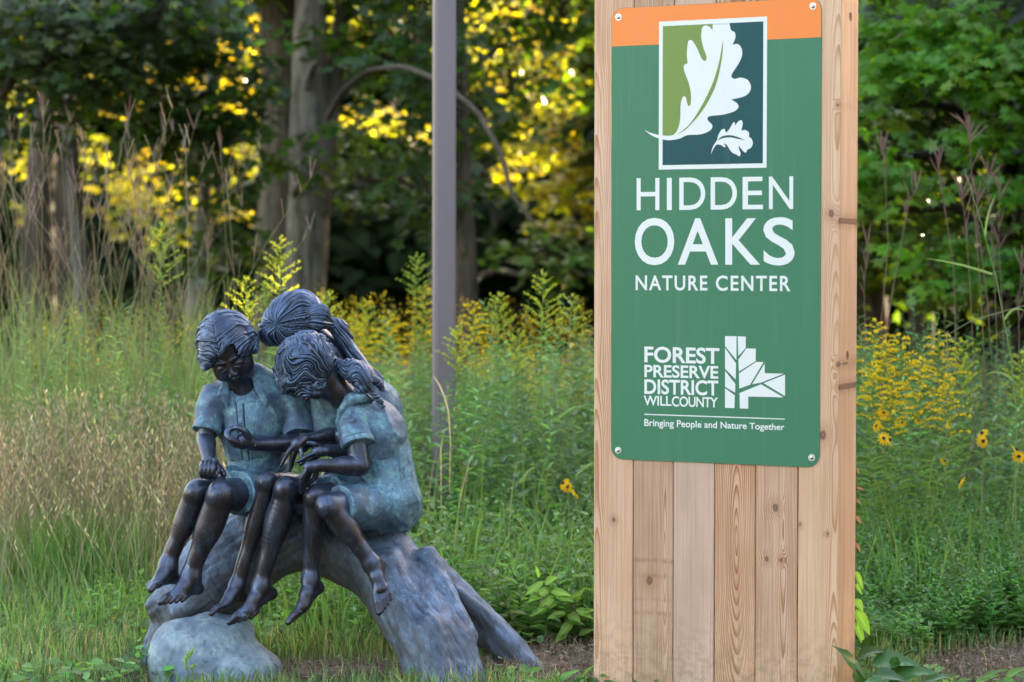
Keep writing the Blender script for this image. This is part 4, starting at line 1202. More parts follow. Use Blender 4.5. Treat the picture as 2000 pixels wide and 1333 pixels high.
gp = np.stack([GX.ravel(), GY.ravel(), 0 * GX.ravel()], 1)
GZ = (vnoise(gp, 1.3) * 0.03 + vnoise(gp, 5.0) * 0.018) * near.ravel() - 0.006
gp[:, 2] = GZ
nx, ny = len(gx), len(gy)
ii, jj = np.meshgrid(np.arange(nx - 1), np.arange(ny - 1), indexing='ij')
a = (ii * ny + jj).ravel()
sp = Soup(); sp.add(gp, np.stack([a, a + ny, a + ny + 1, a + 1], 1))
tag(sp.obj('ground', gm.mat), kind='structure')

def in_mulch(x, y):
    """1 where the soil is bare: round the statue's feet, before the pylon, and at the bottom right"""
    wob = vnoise(np.stack([x, y, 0 * x], 1), 2.2) * 0.5
    m1 = ((x + 0.55) / 0.62) ** 2 + ((y - 8.12) / 0.20) ** 2 < 1 + wob
    m2 = ((x - 0.30) / 0.42) ** 2 + ((y - 8.25) / 0.42) ** 2 < 1 + wob
    m3 = ((x - 2.02) / 0.60) ** 2 + ((y - 8.05) / 0.55) ** 2 < 1 + wob
    return m1 | m2 | m3
def scatter(n, x0, x1, y0, y1, keep=1.0):
    p = np.stack([U(x0, x1, n), U(y0, y1, n), np.zeros(n)], 1)
    return p
def view(p, pad=0.25): return np.abs(p[:, 0]) < p[:, 1] * 0.2273 + pad
# ---- lawn around the statue
lawn = Soup()
p = scatter(70000, -2.7, 2.6, 6.9, 10.6); p = p[view(p)]
m = in_mulch(p[:, 0], p[:, 1]); keep = ~m | (U(0, 1, len(p)) < 0.008)
clump = vnoise(p, 3.0) + 0.5 * vnoise(p, 8.0)
keep &= U(-.55, .25, len(p)) < clump
keep &= ~((p[:, 0] > 0.30) & (p[:, 0] < 1.25) & (p[:, 1] > 7.3 - 0) & (p[:, 1] < 7.95 - (p[:, 0] - .3) * .1))
p = p[keep]; n = len(p)
g = cols((0.092, 0.142, 0.058), n, .4, .16)
dry = U(0, 1, n) < 0.09; g[dry] = cols((0.26, 0.215, 0.13), dry.sum(), .2, .08)
h = U(.035, .14, n) * (1 + 1.1 * (vnoise(p, 3.0) + .1)) * (0.72 + 0.2 * np.clip(p[:, 1] - 8.2, 0, 2))
blades(lawn, p, h, U(.2, 1.9, n), U(.003, .0075, n), g, 4)
# low broad weeds between the blades
q = scatter(9000, -2.6, 2.6, 7.2, 10.4); q = q[view(q)]
q = q[~in_mulch(q[:, 0], q[:, 1]) & (vnoise(q, 1.8) > 0.02)]
n = len(q); az = U(0, 6.28, n); q[:, 2] = U(.015, .08, n)
leaves(lawn, q, np.stack([np.cos(az), np.sin(az), U(.0, .7, n)], 1), np.tile([0, -.5, 1.0], (n, 1)) + RNG.normal(0, .3, (n, 3)), U(.02, .07, n), U(.014, .038, n), cols((0.085, 0.16, 0.05), n, .35))
tag(lawn.obj('lawn_grass', M_GRASS), kind='stuff')
# ---- wood chips and straw on bare soil
ch = Soup()
p = scatter(9000, -1.4, 2.5, 7.2, 9.0); p = p[in_mulch(p[:, 0], p[:, 1])]
n = len(p); p[:, 2] = U(.001, .022, n); az = U(0, 6.28, n)
leaves(ch, p, np.stack([np.cos(az), np.sin(az), U(-.15, .25, n)], 1), np.tile([0, 0, 1.0], (n, 1)) + RNG.normal(0, .25, (n, 3)), U(.012, .05, n), U(.004, .013, n), cols((0.30, 0.225, 0.175), n, .5, .08), .05)
p = scatter(16000, -1.4, 2.5, 7.2, 9.0); p = p[in_mulch(p[:, 0], p[:, 1])]; n = len(p); p[:, 2] = U(.002, .02, n)
blades(ch, p, U(.03, .11, n), U(1.2, 1.6, n), .0016, cols((0.36, 0.28, 0.19), n, .3, .08), 2, curl=.4)
tag(ch.obj('wood_mulch', leaf_mat('dry_litter', 0.05, (1, 1, 1), .8, .15)), kind='stuff')
# ================================================================== MEADOW
def near_sign(p, r=0.25):
    return (p[:, 0] > .28 - r) & (p[:, 0] < 1.3 + r * .5) & (p[:, 1] < 8.0) 
# ---- tall fine tan grass, left (little bluestem gone to seed)
def seedgrass(name, p, h, hseed, green, tan, nb=5, wid=.0028, lean=(.05, .45), segs=5):
    sp = Soup(); n = len(p)
    az = U(0, 6.28, n)
    c = axis_lines(p, h, U(*lean, n), az, 6)
    cg = cols(green, n, .2); ct = cols(tan, n, .22, .09)
    stems(sp, c, wid * .5, wid * .3, cg * .45 + ct * .55)
    # seed heads: small awned spikelets up the top third
    m = 9
    t = np.linspace(1 - hseed, 1.0, m)[None] + U(-.02, .02, n)[:, None]
    q = along(c, t).reshape(-1, 3); N = len(q); a2 = U(0, 6.28, N)
    leaves(sp, q, np.stack([np.cos(a2) * .5, np.sin(a2) * .5, np.ones(N)], 1), RNG.normal(0, 1, (N, 3)), U(.018, .036, N), U(.003, .006, N), cols(tan, N, .25, .08), .1)
    # blades from the base
    pb = np.repeat(p, nb, 0) + RNG.normal(0, .02, (n * nb, 3)) * [1, 1, 0]
    k = len(pb)
    blades(sp, pb, np.repeat(np.broadcast_to(h, n), nb) * U(.3, .75, k), U(.2, 1.5, k), U(.003, .006, k), cols(green, k, .25), 4, tipcol=cols(np.asarray(tan) * .5 + np.asarray(green) * .5, k, .2))
    return tag(sp.obj(name, M_GRASS), kind='stuff')
p = scatter(1900, -2.9, -.75, 9.7, 11.2); p = p[view(p)]
p = p[(p[:, 0] < -1.25 + (p[:, 1] - 9.7) * .1 + U(-.2, .25, len(p)))]
h = U(.55, .95, len(p)) * (1 + .25 * vnoise(p, 1.7))
seedgrass('tan_meadow_grass', p, h, .45, (0.105, 0.128, 0.062), (0.27, 0.215, 0.18), 4)
p = scatter(150, -2.5, -1.0, 9.3, 10.2); p = p[view(p) & (p[:, 0] < -1.15)]
seedgrass('pale_seed_heads', p, U(.45, .85, len(p)), .42, (0.13, 0.15, 0.08), (0.40, 0.34, 0.27), 2, wid=.0036, lean=(.1, .7))
# ---- big bluestem: tall stalks with three-fingered purple-brown heads
def bluestem(name, p, h, kind='stuff'):
    sp = Soup(); n = len(p); az = U(0, 6.28, n)
    c = axis_lines(p, h, U(.02, .40, n), az, 7, 2.4)
    gcol = cols((0.12, 0.140, 0.065), n, .2); tcol = cols((0.19, 0.155, 0.125), n, .2, .08)
    stems(sp, c, .0028, .0014, gcol * .4 + tcol * .6)
    tip = c[:, -1]
    for j in range(4):
        a = U(0, 6.28, n); ln = U(.06, .12, n)
        st = along(c, np.full((n, 1), 1 - .035 * (j == 3)))[:, 0]
        d = unit(np.stack([np.cos(a) * .38, np.sin(a) * .2, np.ones(n)], 1))
        cc = st[:, None] + d[:, None] * (np.linspace(0, 1, 3)[None] * ln[:, None])[..., None]
        stems(sp, cc, .0032, .002, cols((0.185, 0.145, 0.135), n, .2, .1))
    # side shoots with small heads
    m = 3; t = U(.55, .92, n * m).reshape(n, m); q = along(c, t).reshape(-1, 3); N = n * m; a = U(0, 6.28, N)
    d = unit(np.stack([np.cos(a) * .35, np.sin(a) * .35, np.ones(N)], 1)); ln = U(.08, .22, N)
    cc = q[:, None] + d[:, None] * (np.linspace(0, 1, 3)[None] * ln[:, None])[..., None]
    stems(sp, cc, .0016, .0024, cols((0.19, 0.145, 0.115), N, .2, .1))
    pb = np.repeat(c[:, 0], 7, 0) + RNG.normal(0, .03, (n * 7, 3)) * [1, 1, 0]; k = len(pb)
    zb = U(0, .45, k) * np.repeat(h, 7); pb = pb + np.stack([0 * zb, 0 * zb, zb], 1)
    blades(sp, pb, U(.3, .75, k), U(.5, 2.0, k), U(.004, .009, k), cols((0.10, 0.15, 0.05), k, .25), 5, tipcol=cols((0.17, 0.15, 0.085), k, .2))
    return tag(sp.obj(name, M_GRASS), kind=kind)
p = scatter(150, -3.4, -1.1, 10.8, 13.8); p = p[view(p)]
edge = -1.55 - .35 * (p[:, 1] - 10.8) * .2
p = p[(p[:, 0] < edge * (p[:, 1] / 11.5) + U(-.3, .3, len(p)))]
hh = (U(1.5, 2.25, len(p)) + np.clip(-(p[:, 0] / p[:, 1]) - .17, -.1, .1) * 3).clip(1.2, 2.5)
bluestem('bluestem_grass', p, hh)
# green blades among the stalks
sp = Soup(); p = scatter(900, -3.2, -1.4, 10.8, 13.5); p = p[view(p)]; n = len(p); p = p[p[:, 0] < -1.6]; n = len(p)
blades(sp, p, U(.8, 1.6, n), U(.3, 1.6, n), U(.005, .010, n), cols((0.10, 0.145, 0.06), n, .25, .1), 6)
tag(sp.obj('tall_green_grass', M_GRASS), kind='stuff')
# ---- green leafy growth filling the middle: goldenrod and aster stems before they flower
def leafy(name, p, h, green, nl=34, ll=(.04, .085), lw=.18, mat=None, stalk=.0022, lean=(.0, .25), up=.55, taper=True, sp=None):
    own = sp is None
    sp = Soup() if own else sp
    n = len(p); az = U(0, 6.28, n); c = axis_lines(p, h, U(*lean, n), az, 6)
    base = cols(green, n, .2, .1)
    stems(sp, c, stalk, stalk * .5, base * .9 + .01)
    t = np.tile(np.linspace(.12, 1.0, nl), (n, 1)) + U(-.01, .01, (n, nl)) if False else np.tile(np.linspace(.12, 1.0, nl), (n, 1))
    q = along(c, t).reshape(-1, 3); N = n * nl
    a = (np.arange(nl)[None] * 2.4 + U(0, 6.28, n)[:, None]).ravel() + U(-.3, .3, N)
    tt = t.ravel()
    d = np.stack([np.cos(a), np.sin(a), up * (.4 + tt) + U(-.3, .3, N)], 1)
    L = U(*ll, N) * (1.15 - .75 * tt ** 2 if taper else 1.0)
    cc = np.repeat(base, nl, 0) * (1 + RNG.normal(0, .18, (N, 1))).clip(.5, 1.6)
    leaves(sp, q, d, np.tile([0, 0, 1.0], (N, 1)) + RNG.normal(0, .2, (N, 3)), L, L * lw * U(.8, 1.3, N), cc, .25)
    if own: return tag(sp.obj(name, mat or M_HERB), kind='stuff')
    return c
p = scatter(3400, -3.3, 3.6, 10.2, 16.5); p = p[view(p, .1)]
p = p[(p[:, 0] > -2.35 + U(-.4, .2, len(p))) & ~((p[:, 1] < 10.6) & (p[:, 0] < -1.0))]
xs = p[:, 0] / p[:, 1]
h = U(.58, 1.08, len(p)) * (1 + .35 * vnoise(p, 1.1)) - .012 * (p[:, 1] - 10)
lite = np.where(U(0, 1, len(p)) < .5, 1, 0)
leafy('leafy_meadow_plants', p, h, (0.095, 0.148, 0.076), 24, (.06, .13), .25)
# taller individuals standing out of the mass, lighter green
p = scatter(260, -2.6, 3.3, 10.2, 13.5); p = p[view(p, .1) & ((p[:, 0] > -1.9) | (p[:, 1] > 11))]
leafy('tall_leafy_stems', p, U(.85, 1.32, len(p)), (0.115, 0.180, 0.085), 44, (.06, .12), .17, lean=(.0, .3))
# fine grass woven through it
p = scatter(3600, -3.0, 3.5, 9.6, 15.0); p = p[view(p, .1)]; p = p[~near_sign(p)]
p = p[(p[:, 0] > -1.9) | (p[:, 1] > 10.8)]
n = len(p); blend = cols((0.11, 0.155, 0.05), n, .25, .12); dr = U(0, 1, n) < .13; blend[dr] = cols((0.27, 0.23, 0.14), dr.sum(), .2)
sp = Soup(); blades(sp, p, U(.35, .95, n), U(.15, 1.3, n), U(.003, .007, n), blend, 5)
tag(sp.obj('meadow_grass', M_GRASS), kind='stuff')
# ---- nearer weeds between statue and pylon: arching broad blades over low leafy cover
sp = Soup()
p = scatter(900, -.35, 1.2, 8.75, 10.3); p = p[view(p)]
p = p[(p[:, 0] > -.2 - (p[:, 1] - 8.7) * 1.2) & ~near_sign(p, .1)]
n = len(p); blades(sp, p, U(.25, .55, n), U(.4, 2.1, n), U(.006, .014, n), cols((0.085, 0.145, 0.05), n, .25, .1), 6)
p = scatter(620, -.6, 1.2, 8.7, 10.6); p = p[~near_sign(p, .1) & (vnoise(p, 2.2) > -.15)]; 
leafy('x', p, U(.14, .50, len(p)) * (1 + .6 * vnoise(p, 2.0)), (0.095, 0.16, 0.060), 18, (.04, .095), .40, lean=(.1, .6), sp=sp)
tag(sp.obj('arching_weeds', M_HERB), kind='stuff')
# behind and under the log
sp = Soup()
p = scatter(1300, -2.5, -.2, 8.75, 10.3); p = p[view(p) & ((p[:, 0] > -1.6) | (p[:, 1] < 9.7))]
n = len(p); blades(sp, p, U(.10, .30, n), U(.3, 1.8, n), U(.004, .009, n), cols((0.085, 0.145, 0.04), n, .25, .1), 5)
p = scatter(340, -1.75, -.2, 8.9, 10.2); leafy('x', p, U(.08, .26, len(p)), (0.09, 0.155, 0.04), 12, (.03, .06), .5, lean=(.1, .6), sp=sp)
tag(sp.obj('weeds_behind_log', M_HERB), kind='stuff')
# ---- right: dense low cover in front of the meadow
sp = Soup()
p = scatter(2900, 1.25, 2.7, 8.2, 10.6); p = p[view(p, .15)]
p = p[(p[:, 1] > 8.38 + .30 * np.clip((p[:, 0] - 1.5) / .3, 0, 1) + .2 * vnoise(p, 4))]
h = np.interp(p[:, 1], [8.5, 9.0, 9.8, 10.6], [.16, .30, .42, .5]) * U(.6, 1.15, len(p))
leafy('x', p, h, (0.070, 0.145, 0.052), 18, (.026, .06), .48, lean=(.05, .7), stalk=.0014, sp=sp)
n = 500; p = scatter(n, 1.25, 2.6, 8.8, 10.3); blades(sp, p, U(.3, .65, n), U(.3, 1.7, n), U(.004, .008, n), cols((0.08, 0.14, 0.04), n, .2), 6)
tag(sp.obj('low_green_cover', M_HERB), kind='stuff')
# ---- yellow flowers far down the meadow (too many and too blurred to count)
def yellow_heads(name, p, h, colr, nfl=60, spread=.10, size=(.008, .016), sp=None):
    sp2 = Soup() if sp is None else sp
    n = len(p)
    q = np.repeat(p + np.stack([0 * h, 0 * h, h], 1), nfl, 0); N = len(q)
    r = np.abs(RNG.normal(0, spread * .55, N)); a = U(0, 6.28, N); z = U(-.22, .02, N) * spread / .10
    q = q + np.stack([np.cos(a) * r * (1 - z * 2), np.sin(a) * r, z - r * .5], 1)
    leaves(sp2, q, RNG.normal(0, 1, (N, 3)) + [0, 0, .4], RNG.normal(0, 1, (N, 3)), U(*size, N), U(size[0] * .7, size[1] * .8, N), cols(colr, N, .2, .06), .1)
    if sp is None: return tag(sp2.obj(name, M_PETAL), kind='stuff')
sp = Soup()
p = scatter(140, -1.5, .6, 11.6, 17.0); p = p[(np.abs(p[:, 0] / p[:, 1] + .045) < .045) | (U(0, 1, len(p)) < .25)]
yellow_heads('f', p, U(.70, 1.30, len(p)) + .25 * vnoise(p, 1.5), (0.66, 0.50, 0.03), 70, .10, sp=sp)
p = scatter(90, -3.2, -1.6, 11.5, 16); yellow_heads('f', p, U(.7, 1.25, len(p)), (0.58, 0.46, 0.05), 50, .09, sp=sp)
p = scatter(60, 0, .9, 11.5, 16); yellow_heads('f', p, U(.7, 1.2, len(p)), (0.60, 0.45, 0.04), 50, .09, sp=sp)
p = scatter(40, 2.0, 3.3, 10.5, 14); yellow_heads('f', p, U(.5, 1.0, len(p)), (0.60, 0.45, 0.04), 30, .07, sp=sp)
tag(sp.obj('distant_goldenrod_flowers', M_PETAL), kind='stuff')
# ================================================================== FOREST
def trunk_obj(name, pts, rs, mat, parent, seg=14):
    pts = np.asarray(pts, float); n0 = len(pts)
    k = 26; t = np.linspace(0, n0 - 1, k); i = np.minimum(t.astype(int), n0 - 2); f = (t - i)
    f = f * f * (3 - 2 * f) * .3 + f * .7
    q = pts[i] * (1 - f)[:, None] + pts[i + 1] * f[:, None]; r = np.asarray(rs)[i] * (1 - f) + np.asarray(rs)[i + 1] * f
    r = r * (1 + .05 * np.sin(np.arange(k) * 1.7 + q[0, 0]))
    q[:, :2] += np.stack([np.sin(t * 2.1 + q[0, 0]), np.cos(t * 1.7)], 1) * r[:, None] * .08
    sp = Soup(); tube(sp, q, r, (.5, .5, .5), seg)
    v = sp.v[0]; v += ((vnoise(v * [3, 3, .5], 1.0) * .14 + vnoise(v * [14, 14, 1], 1.0) * .06) * rs[0])[:, None] * unit(v - np.repeat(q, seg, 0))
    return sp.obj(name, mat, parent)
def sprays(n, cen, rad, layers=True):
    """points and directions of leaf sprays in an ellipsoid shell"""
    d = unit(RNG.normal(0, 1, (n, 3))); r = U(.25, 1.0, n) ** .5
    return cen + d * r[:, None] * rad
TWIGS = []
def foliage(sp, blobs, size, col, per, star=True, flat=.5, sprayr=.35, dark=None, var=.25, bins=None):
    """blobs: (centre, radii, number of sprays); each spray is a flattish tier of leaves around a twig"""
    for cen, rad, ns in blobs:
        s = sprays(ns, np.asarray(cen, float), np.asarray(rad, float))
        TWIGS.append((np.asarray(cen, float), s))
        for_n = len(s) * per
        b = np.repeat(s, per, 0)
        a = U(0, 6.28, for_n); r = sprayr * np.sqrt(U(0, 1, for_n))
        tilt = np.repeat(RNG.normal(0, .35, (ns, 2)), per, 0)
        off = np.stack([np.cos(a) * r, np.sin(a) * r, RNG.normal(0, .05, for_n) * sprayr * 2], 1)
        off[:, 2] += off[:, 0] * tilt[:, 0] + off[:, 1] * tilt[:, 1] - r * .25
        q = b + off
        nor = np.stack([RNG.normal(0, .45, for_n), RNG.normal(-.45, .45, for_n), np.ones(for_n)], 1)
        d = np.stack([np.cos(a), np.sin(a), U(-.9, .05, for_n)], 1)
        cc = np.repeat(cols(col, ns, var, .10), per, 0) * (1 + RNG.normal(0, .18, (for_n, 1))).clip(.5, 1.6)
        if star: starleaves(sp, q, d, nor, U(.7, 1.25, for_n) * size, cc)
        else: leaves(sp, q, d, nor, U(.7, 1.25, for_n) * size, U(.5, .75, for_n) * size, cc, .2)
def tree(name, label, group, trunk=None, mat=None, crown=None, limbs=(), twigs=None):
    b = trunk[0][0] if trunk else crown['at']
    root = empty(name, (b[0], b[1], 0)); tag(root, label, 'tree', group)
    if trunk: trunk_obj('trunk', trunk[0], trunk[1], mat or M_BARK, root)
    for pts, rs in limbs: trunk_obj('limb', pts, rs, M_TWIG, root, 8)
    if crown:
        TWIGS.clear()
        sp = Soup(); foliage(sp, **{k: v for k, v in crown.items() if k != 'at'})
        o = sp.obj('crown', M_LEAF, root); o['kind'] = 'stuff'
        # boughs from the trunk to each tier and twigs out to the sprays
        sp = Soup(); r_ = np.random.RandomState(int(abs(b[0] * 100)) % 9999)
        for cen, s in TWIGS:
            low = cen - [0, 0, .25 * min(1, abs(cen[2]))]
            if trunk:
                tp = np.array(trunk[0]); zz = np.clip(cen[2] - .5, .5, tp[:, 2].max()); i = np.clip(np.searchsorted(tp[:, 2], zz) - 1, 0, len(tp) - 2)
                f = (zz - tp[i, 2]) / max(tp[i + 1, 2] - tp[i, 2], 1e-3); p0 = tp[i] * (1 - f) + tp[i + 1] * f
                m_ = (p0 + low) / 2 + [0, 0, .15]
                tube(sp, [p0, (p0 + m_) / 2 + r_.normal(0, .04, 3), m_, (m_ + low) / 2 + r_.normal(0, .04, 3), low], [.05, .042, .034, .027, .02], (.5, .5, .5), 6)
            k = s[::2]; n_ = len(k)
            t_ = np.linspace(0, 1, 5)[None, :, None]
            c_ = low[None, None] * (1 - t_) + k[:, None] * t_ + r_.normal(0, .03, (n_, 5, 3)) * t_ * (1 - t_) * 4 + np.array([0, 0, .1]) * t_ * (1 - t_)
            stems(sp, c_, .014, .004, np.full((n_, 3), .5))
        o = sp.obj('branches', mat or M_BARK_DK, root); o['kind'] = 'stuff'
    return root
GRP = 'forest trees behind the meadow'
def col_(px, Y, y0=None): return at(px, 506, Y)
def tk(Y, pts, rpx):
    """trunk from photo points: list of (px, py), radii in photo pixels; runs on below to the ground and above the frame"""
    P_ = [np.array(at(px, py, Y)) for px, py in pts]; r = [q * Y / FPX for q in rpx]
    b = P_[0] + (P_[0] - P_[1]) * 0; b = np.array([P_[0][0], Y, -.1]); P_ = [b] + P_; r = [r[0] * 1.15] + r
    t = P_[-1] + unit(P_[-1] - P_[-2]) * 3.5; P_.append(t); r.append(r[-1] * .6)
    return P_, r
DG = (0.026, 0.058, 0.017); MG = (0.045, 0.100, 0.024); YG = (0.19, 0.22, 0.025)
def blob(px, py, Y, rx, ry, rz, n): return (tuple(at(px, py, Y)), (rx, ry, rz), n)
# two big trunks left of centre
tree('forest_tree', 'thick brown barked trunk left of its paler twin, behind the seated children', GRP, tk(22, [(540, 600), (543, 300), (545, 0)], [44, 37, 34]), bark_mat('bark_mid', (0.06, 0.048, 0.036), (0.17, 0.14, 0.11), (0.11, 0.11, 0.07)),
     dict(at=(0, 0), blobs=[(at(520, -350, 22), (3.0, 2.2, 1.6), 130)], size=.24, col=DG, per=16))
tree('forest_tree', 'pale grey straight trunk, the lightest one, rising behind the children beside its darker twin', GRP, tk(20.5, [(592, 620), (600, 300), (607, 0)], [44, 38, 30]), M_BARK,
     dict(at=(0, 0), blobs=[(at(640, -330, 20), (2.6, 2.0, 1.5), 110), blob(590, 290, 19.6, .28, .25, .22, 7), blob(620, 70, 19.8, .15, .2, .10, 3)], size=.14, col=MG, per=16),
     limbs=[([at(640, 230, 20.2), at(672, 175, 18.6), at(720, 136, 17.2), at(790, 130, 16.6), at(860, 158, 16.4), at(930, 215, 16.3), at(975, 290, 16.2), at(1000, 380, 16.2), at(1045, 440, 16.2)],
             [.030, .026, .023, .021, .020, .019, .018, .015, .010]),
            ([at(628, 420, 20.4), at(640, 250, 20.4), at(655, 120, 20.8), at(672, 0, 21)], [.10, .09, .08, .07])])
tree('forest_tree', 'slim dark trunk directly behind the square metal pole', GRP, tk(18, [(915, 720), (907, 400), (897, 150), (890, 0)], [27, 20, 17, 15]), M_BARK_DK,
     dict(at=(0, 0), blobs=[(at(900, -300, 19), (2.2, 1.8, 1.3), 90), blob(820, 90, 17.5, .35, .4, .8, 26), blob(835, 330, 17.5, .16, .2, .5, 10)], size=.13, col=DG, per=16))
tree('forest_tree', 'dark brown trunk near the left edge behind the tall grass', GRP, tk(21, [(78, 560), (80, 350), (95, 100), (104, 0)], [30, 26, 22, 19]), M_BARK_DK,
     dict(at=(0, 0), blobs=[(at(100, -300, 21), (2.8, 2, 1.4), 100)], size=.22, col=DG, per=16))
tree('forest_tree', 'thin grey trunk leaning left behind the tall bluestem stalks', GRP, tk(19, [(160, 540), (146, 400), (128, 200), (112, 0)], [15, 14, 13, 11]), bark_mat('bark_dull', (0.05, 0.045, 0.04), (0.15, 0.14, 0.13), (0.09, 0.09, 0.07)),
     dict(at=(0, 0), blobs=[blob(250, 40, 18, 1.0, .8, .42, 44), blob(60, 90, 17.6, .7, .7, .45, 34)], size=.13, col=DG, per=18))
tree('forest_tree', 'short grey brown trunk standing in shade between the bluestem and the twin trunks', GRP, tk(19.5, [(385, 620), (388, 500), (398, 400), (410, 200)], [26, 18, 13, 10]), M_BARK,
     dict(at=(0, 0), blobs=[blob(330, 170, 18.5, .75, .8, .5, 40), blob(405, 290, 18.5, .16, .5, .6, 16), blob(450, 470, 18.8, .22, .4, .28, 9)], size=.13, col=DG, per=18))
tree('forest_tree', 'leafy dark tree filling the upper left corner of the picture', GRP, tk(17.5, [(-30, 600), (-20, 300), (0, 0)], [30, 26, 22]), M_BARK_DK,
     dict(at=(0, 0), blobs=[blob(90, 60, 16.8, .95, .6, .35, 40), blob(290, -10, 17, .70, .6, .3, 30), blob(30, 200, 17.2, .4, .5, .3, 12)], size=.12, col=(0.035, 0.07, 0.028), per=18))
# yellow-lit back row
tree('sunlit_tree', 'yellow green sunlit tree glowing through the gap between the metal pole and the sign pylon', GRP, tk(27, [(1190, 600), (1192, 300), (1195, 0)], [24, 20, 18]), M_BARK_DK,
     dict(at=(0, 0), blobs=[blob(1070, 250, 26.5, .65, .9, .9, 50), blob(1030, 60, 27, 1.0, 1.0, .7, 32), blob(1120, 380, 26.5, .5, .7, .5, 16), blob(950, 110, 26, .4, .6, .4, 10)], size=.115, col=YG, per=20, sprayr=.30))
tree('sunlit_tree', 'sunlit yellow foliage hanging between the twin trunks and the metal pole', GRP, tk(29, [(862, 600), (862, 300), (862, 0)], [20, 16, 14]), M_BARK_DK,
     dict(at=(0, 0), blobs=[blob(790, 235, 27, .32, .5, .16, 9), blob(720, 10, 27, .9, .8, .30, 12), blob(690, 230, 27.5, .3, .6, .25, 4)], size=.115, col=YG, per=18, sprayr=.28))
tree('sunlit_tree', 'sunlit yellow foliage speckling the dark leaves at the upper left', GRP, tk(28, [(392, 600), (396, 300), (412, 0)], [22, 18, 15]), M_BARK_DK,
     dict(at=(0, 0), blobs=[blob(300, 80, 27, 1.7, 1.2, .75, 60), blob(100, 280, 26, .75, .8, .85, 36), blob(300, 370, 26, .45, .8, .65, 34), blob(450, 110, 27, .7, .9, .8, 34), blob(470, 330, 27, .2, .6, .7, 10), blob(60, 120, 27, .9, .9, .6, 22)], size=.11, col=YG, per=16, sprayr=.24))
# middle dark layer over the centre gap
tree('understory_tree', 'dark green understory tree hanging over the gap right of the twin trunks', GRP, tk(23.5, [(868, 650), (866, 400), (866, 0)], [14, 12, 10]), M_BARK_DK,
     dict(at=(0, 0), blobs=[blob(740, 60, 21, .55, .7, .6, 40), blob(700, 300, 22, .3, .5, .5, 12), blob(1000, 130, 21, .8, .7, .5, 26), blob(1090, 20, 21, .7, .6, .4, 24), blob(940, 300, 21.5, .35, .5, .5, 12), blob(1090, 480, 21, .5, .6, .3, 12)], size=.12, col=MG, per=17))
# right: big shaded maple close behind the pylon
tree('maple_tree', 'shaded green maple with tiers of lobed leaves right of the sign pylon', GRP, tk(15.2, [(1985, 650), (1960, 300), (1950, 0)], [26, 22, 18]), M_BARK_DK,
     dict(at=(0, 0), blobs=[blob(1810, 70, 14, .44, .4, .22, 40), blob(1940, 120, 13.8, .36, .4, .22, 36), blob(1750, 130, 14.2, .25, .35, .12, 12), blob(1960, 240, 14, .22, .35, .12, 10), blob(1740, 330, 14.3, .24, .35, .16, 14),
                            blob(1850, 490, 14.4, .30, .4, .13, 14), blob(1985, 370, 14, .14, .3, .14, 7), blob(1980, 520, 14.2, .2, .3, .15, 9), blob(1700, 230, 14.4, .22, .3, .25, 8), blob(1850, -120, 14, .9, .9, .25, 40)],
          size=.10, col=(0.105, 0.225, 0.058), per=24, sprayr=.24, var=.18))
tree('maple_tree', 'darker maple foliage deep behind the bright tiers right of the pylon', GRP, tk(19, [(1800, 650), (1790, 300), (1800, 0)], [24, 20, 16]), M_BARK_DK,
     dict(at=(0, 0), blobs=[blob(1840, 200, 18, 1.1, .9, 1.0, 130), blob(1880, 490, 18.5, .9, .7, .45, 70), blob(1700, 60, 18, .5, .6, .5, 24)], size=.13, col=DG, per=18))
# trees added out of view on the right to block the low sun
for i, (x, y, rx, ry, rz, zc, ns) in enumerate([(7.2, 17.5, 2.4, 2.2, 2.6, 3.0, 300), (10.2, 21.5, 2.8, 2.4, 2.9, 3.3, 300), (4.9, 21.5, 1.9, 1.9, 1.6, 5.6, 170), (13.5, 25, 3, 3, 3.2, 3.5, 220), (6.5, 13.6, 1.8, 1.8, 2.3, 2.6, 200), (9.5, 16.5, 2.3, 2.3, 2.8, 3.0, 240), (8.6, 11.0, 1.8, 1.8, 2.6, 3.0, 220), (9.0, 6.2, 1.8, 1.8, 2.6, 3.0, 200), (5.35, 16.0, 1.5, 1.5, 2.4, 3.0, 300), (4.75, 14.4, 1.2, 1.1, 2.0, 2.9, 230), (6.2, 24.6, 2.0, 2.0, 2.0, 5.0, 190), (3.5, 22.0, 1.4, 1.4, 2.2, 3.2, 150), (2.5, 26.0, 1.5, 1.5, 2.4, 3.4, 170)]):
    tree('sun_blocking_tree', 'broad leafy tree added out of view on the right to block the low sun', 'trees added on the right to block the sun', ([(x, y, -.1), (x, y, 2), (x + .1, y, 5)], [.2, .16, .1]), M_BARK_DK,
         dict(at=(x, y), blobs=[((x, y, zc), (rx, ry, rz), ns)], size=.36, col=DG, per=14, sprayr=.6, star=False))
# crowns added above the frame to keep the low sun off the foreground
for i, (px, Y, rr, ns) in enumerate([(85, 23, 2.8, 130), (540, 24, 2.8, 130), (866, 23, 2.6, 120), (1230, 23, 2.8, 140), (1500, 21, 2.8, 140)]):
    b = at(px, 506, Y)
    tree('sun_blocking_crown', 'tall added tree whose crown, out of view overhead, blocks the low sun', 'trees added for overhead crowns that block the sun', ([(b[0], Y + 1, -.1), (b[0], Y + 1, 3), (b[0], Y + 1, 7)], [.2, .17, .1]), M_BARK_DK,
         dict(at=(b[0], Y), blobs=[((b[0], Y, 6.1), (rr, 2.0, 1.3), ns)], size=.40, col=DG, per=14, sprayr=.6, star=False))
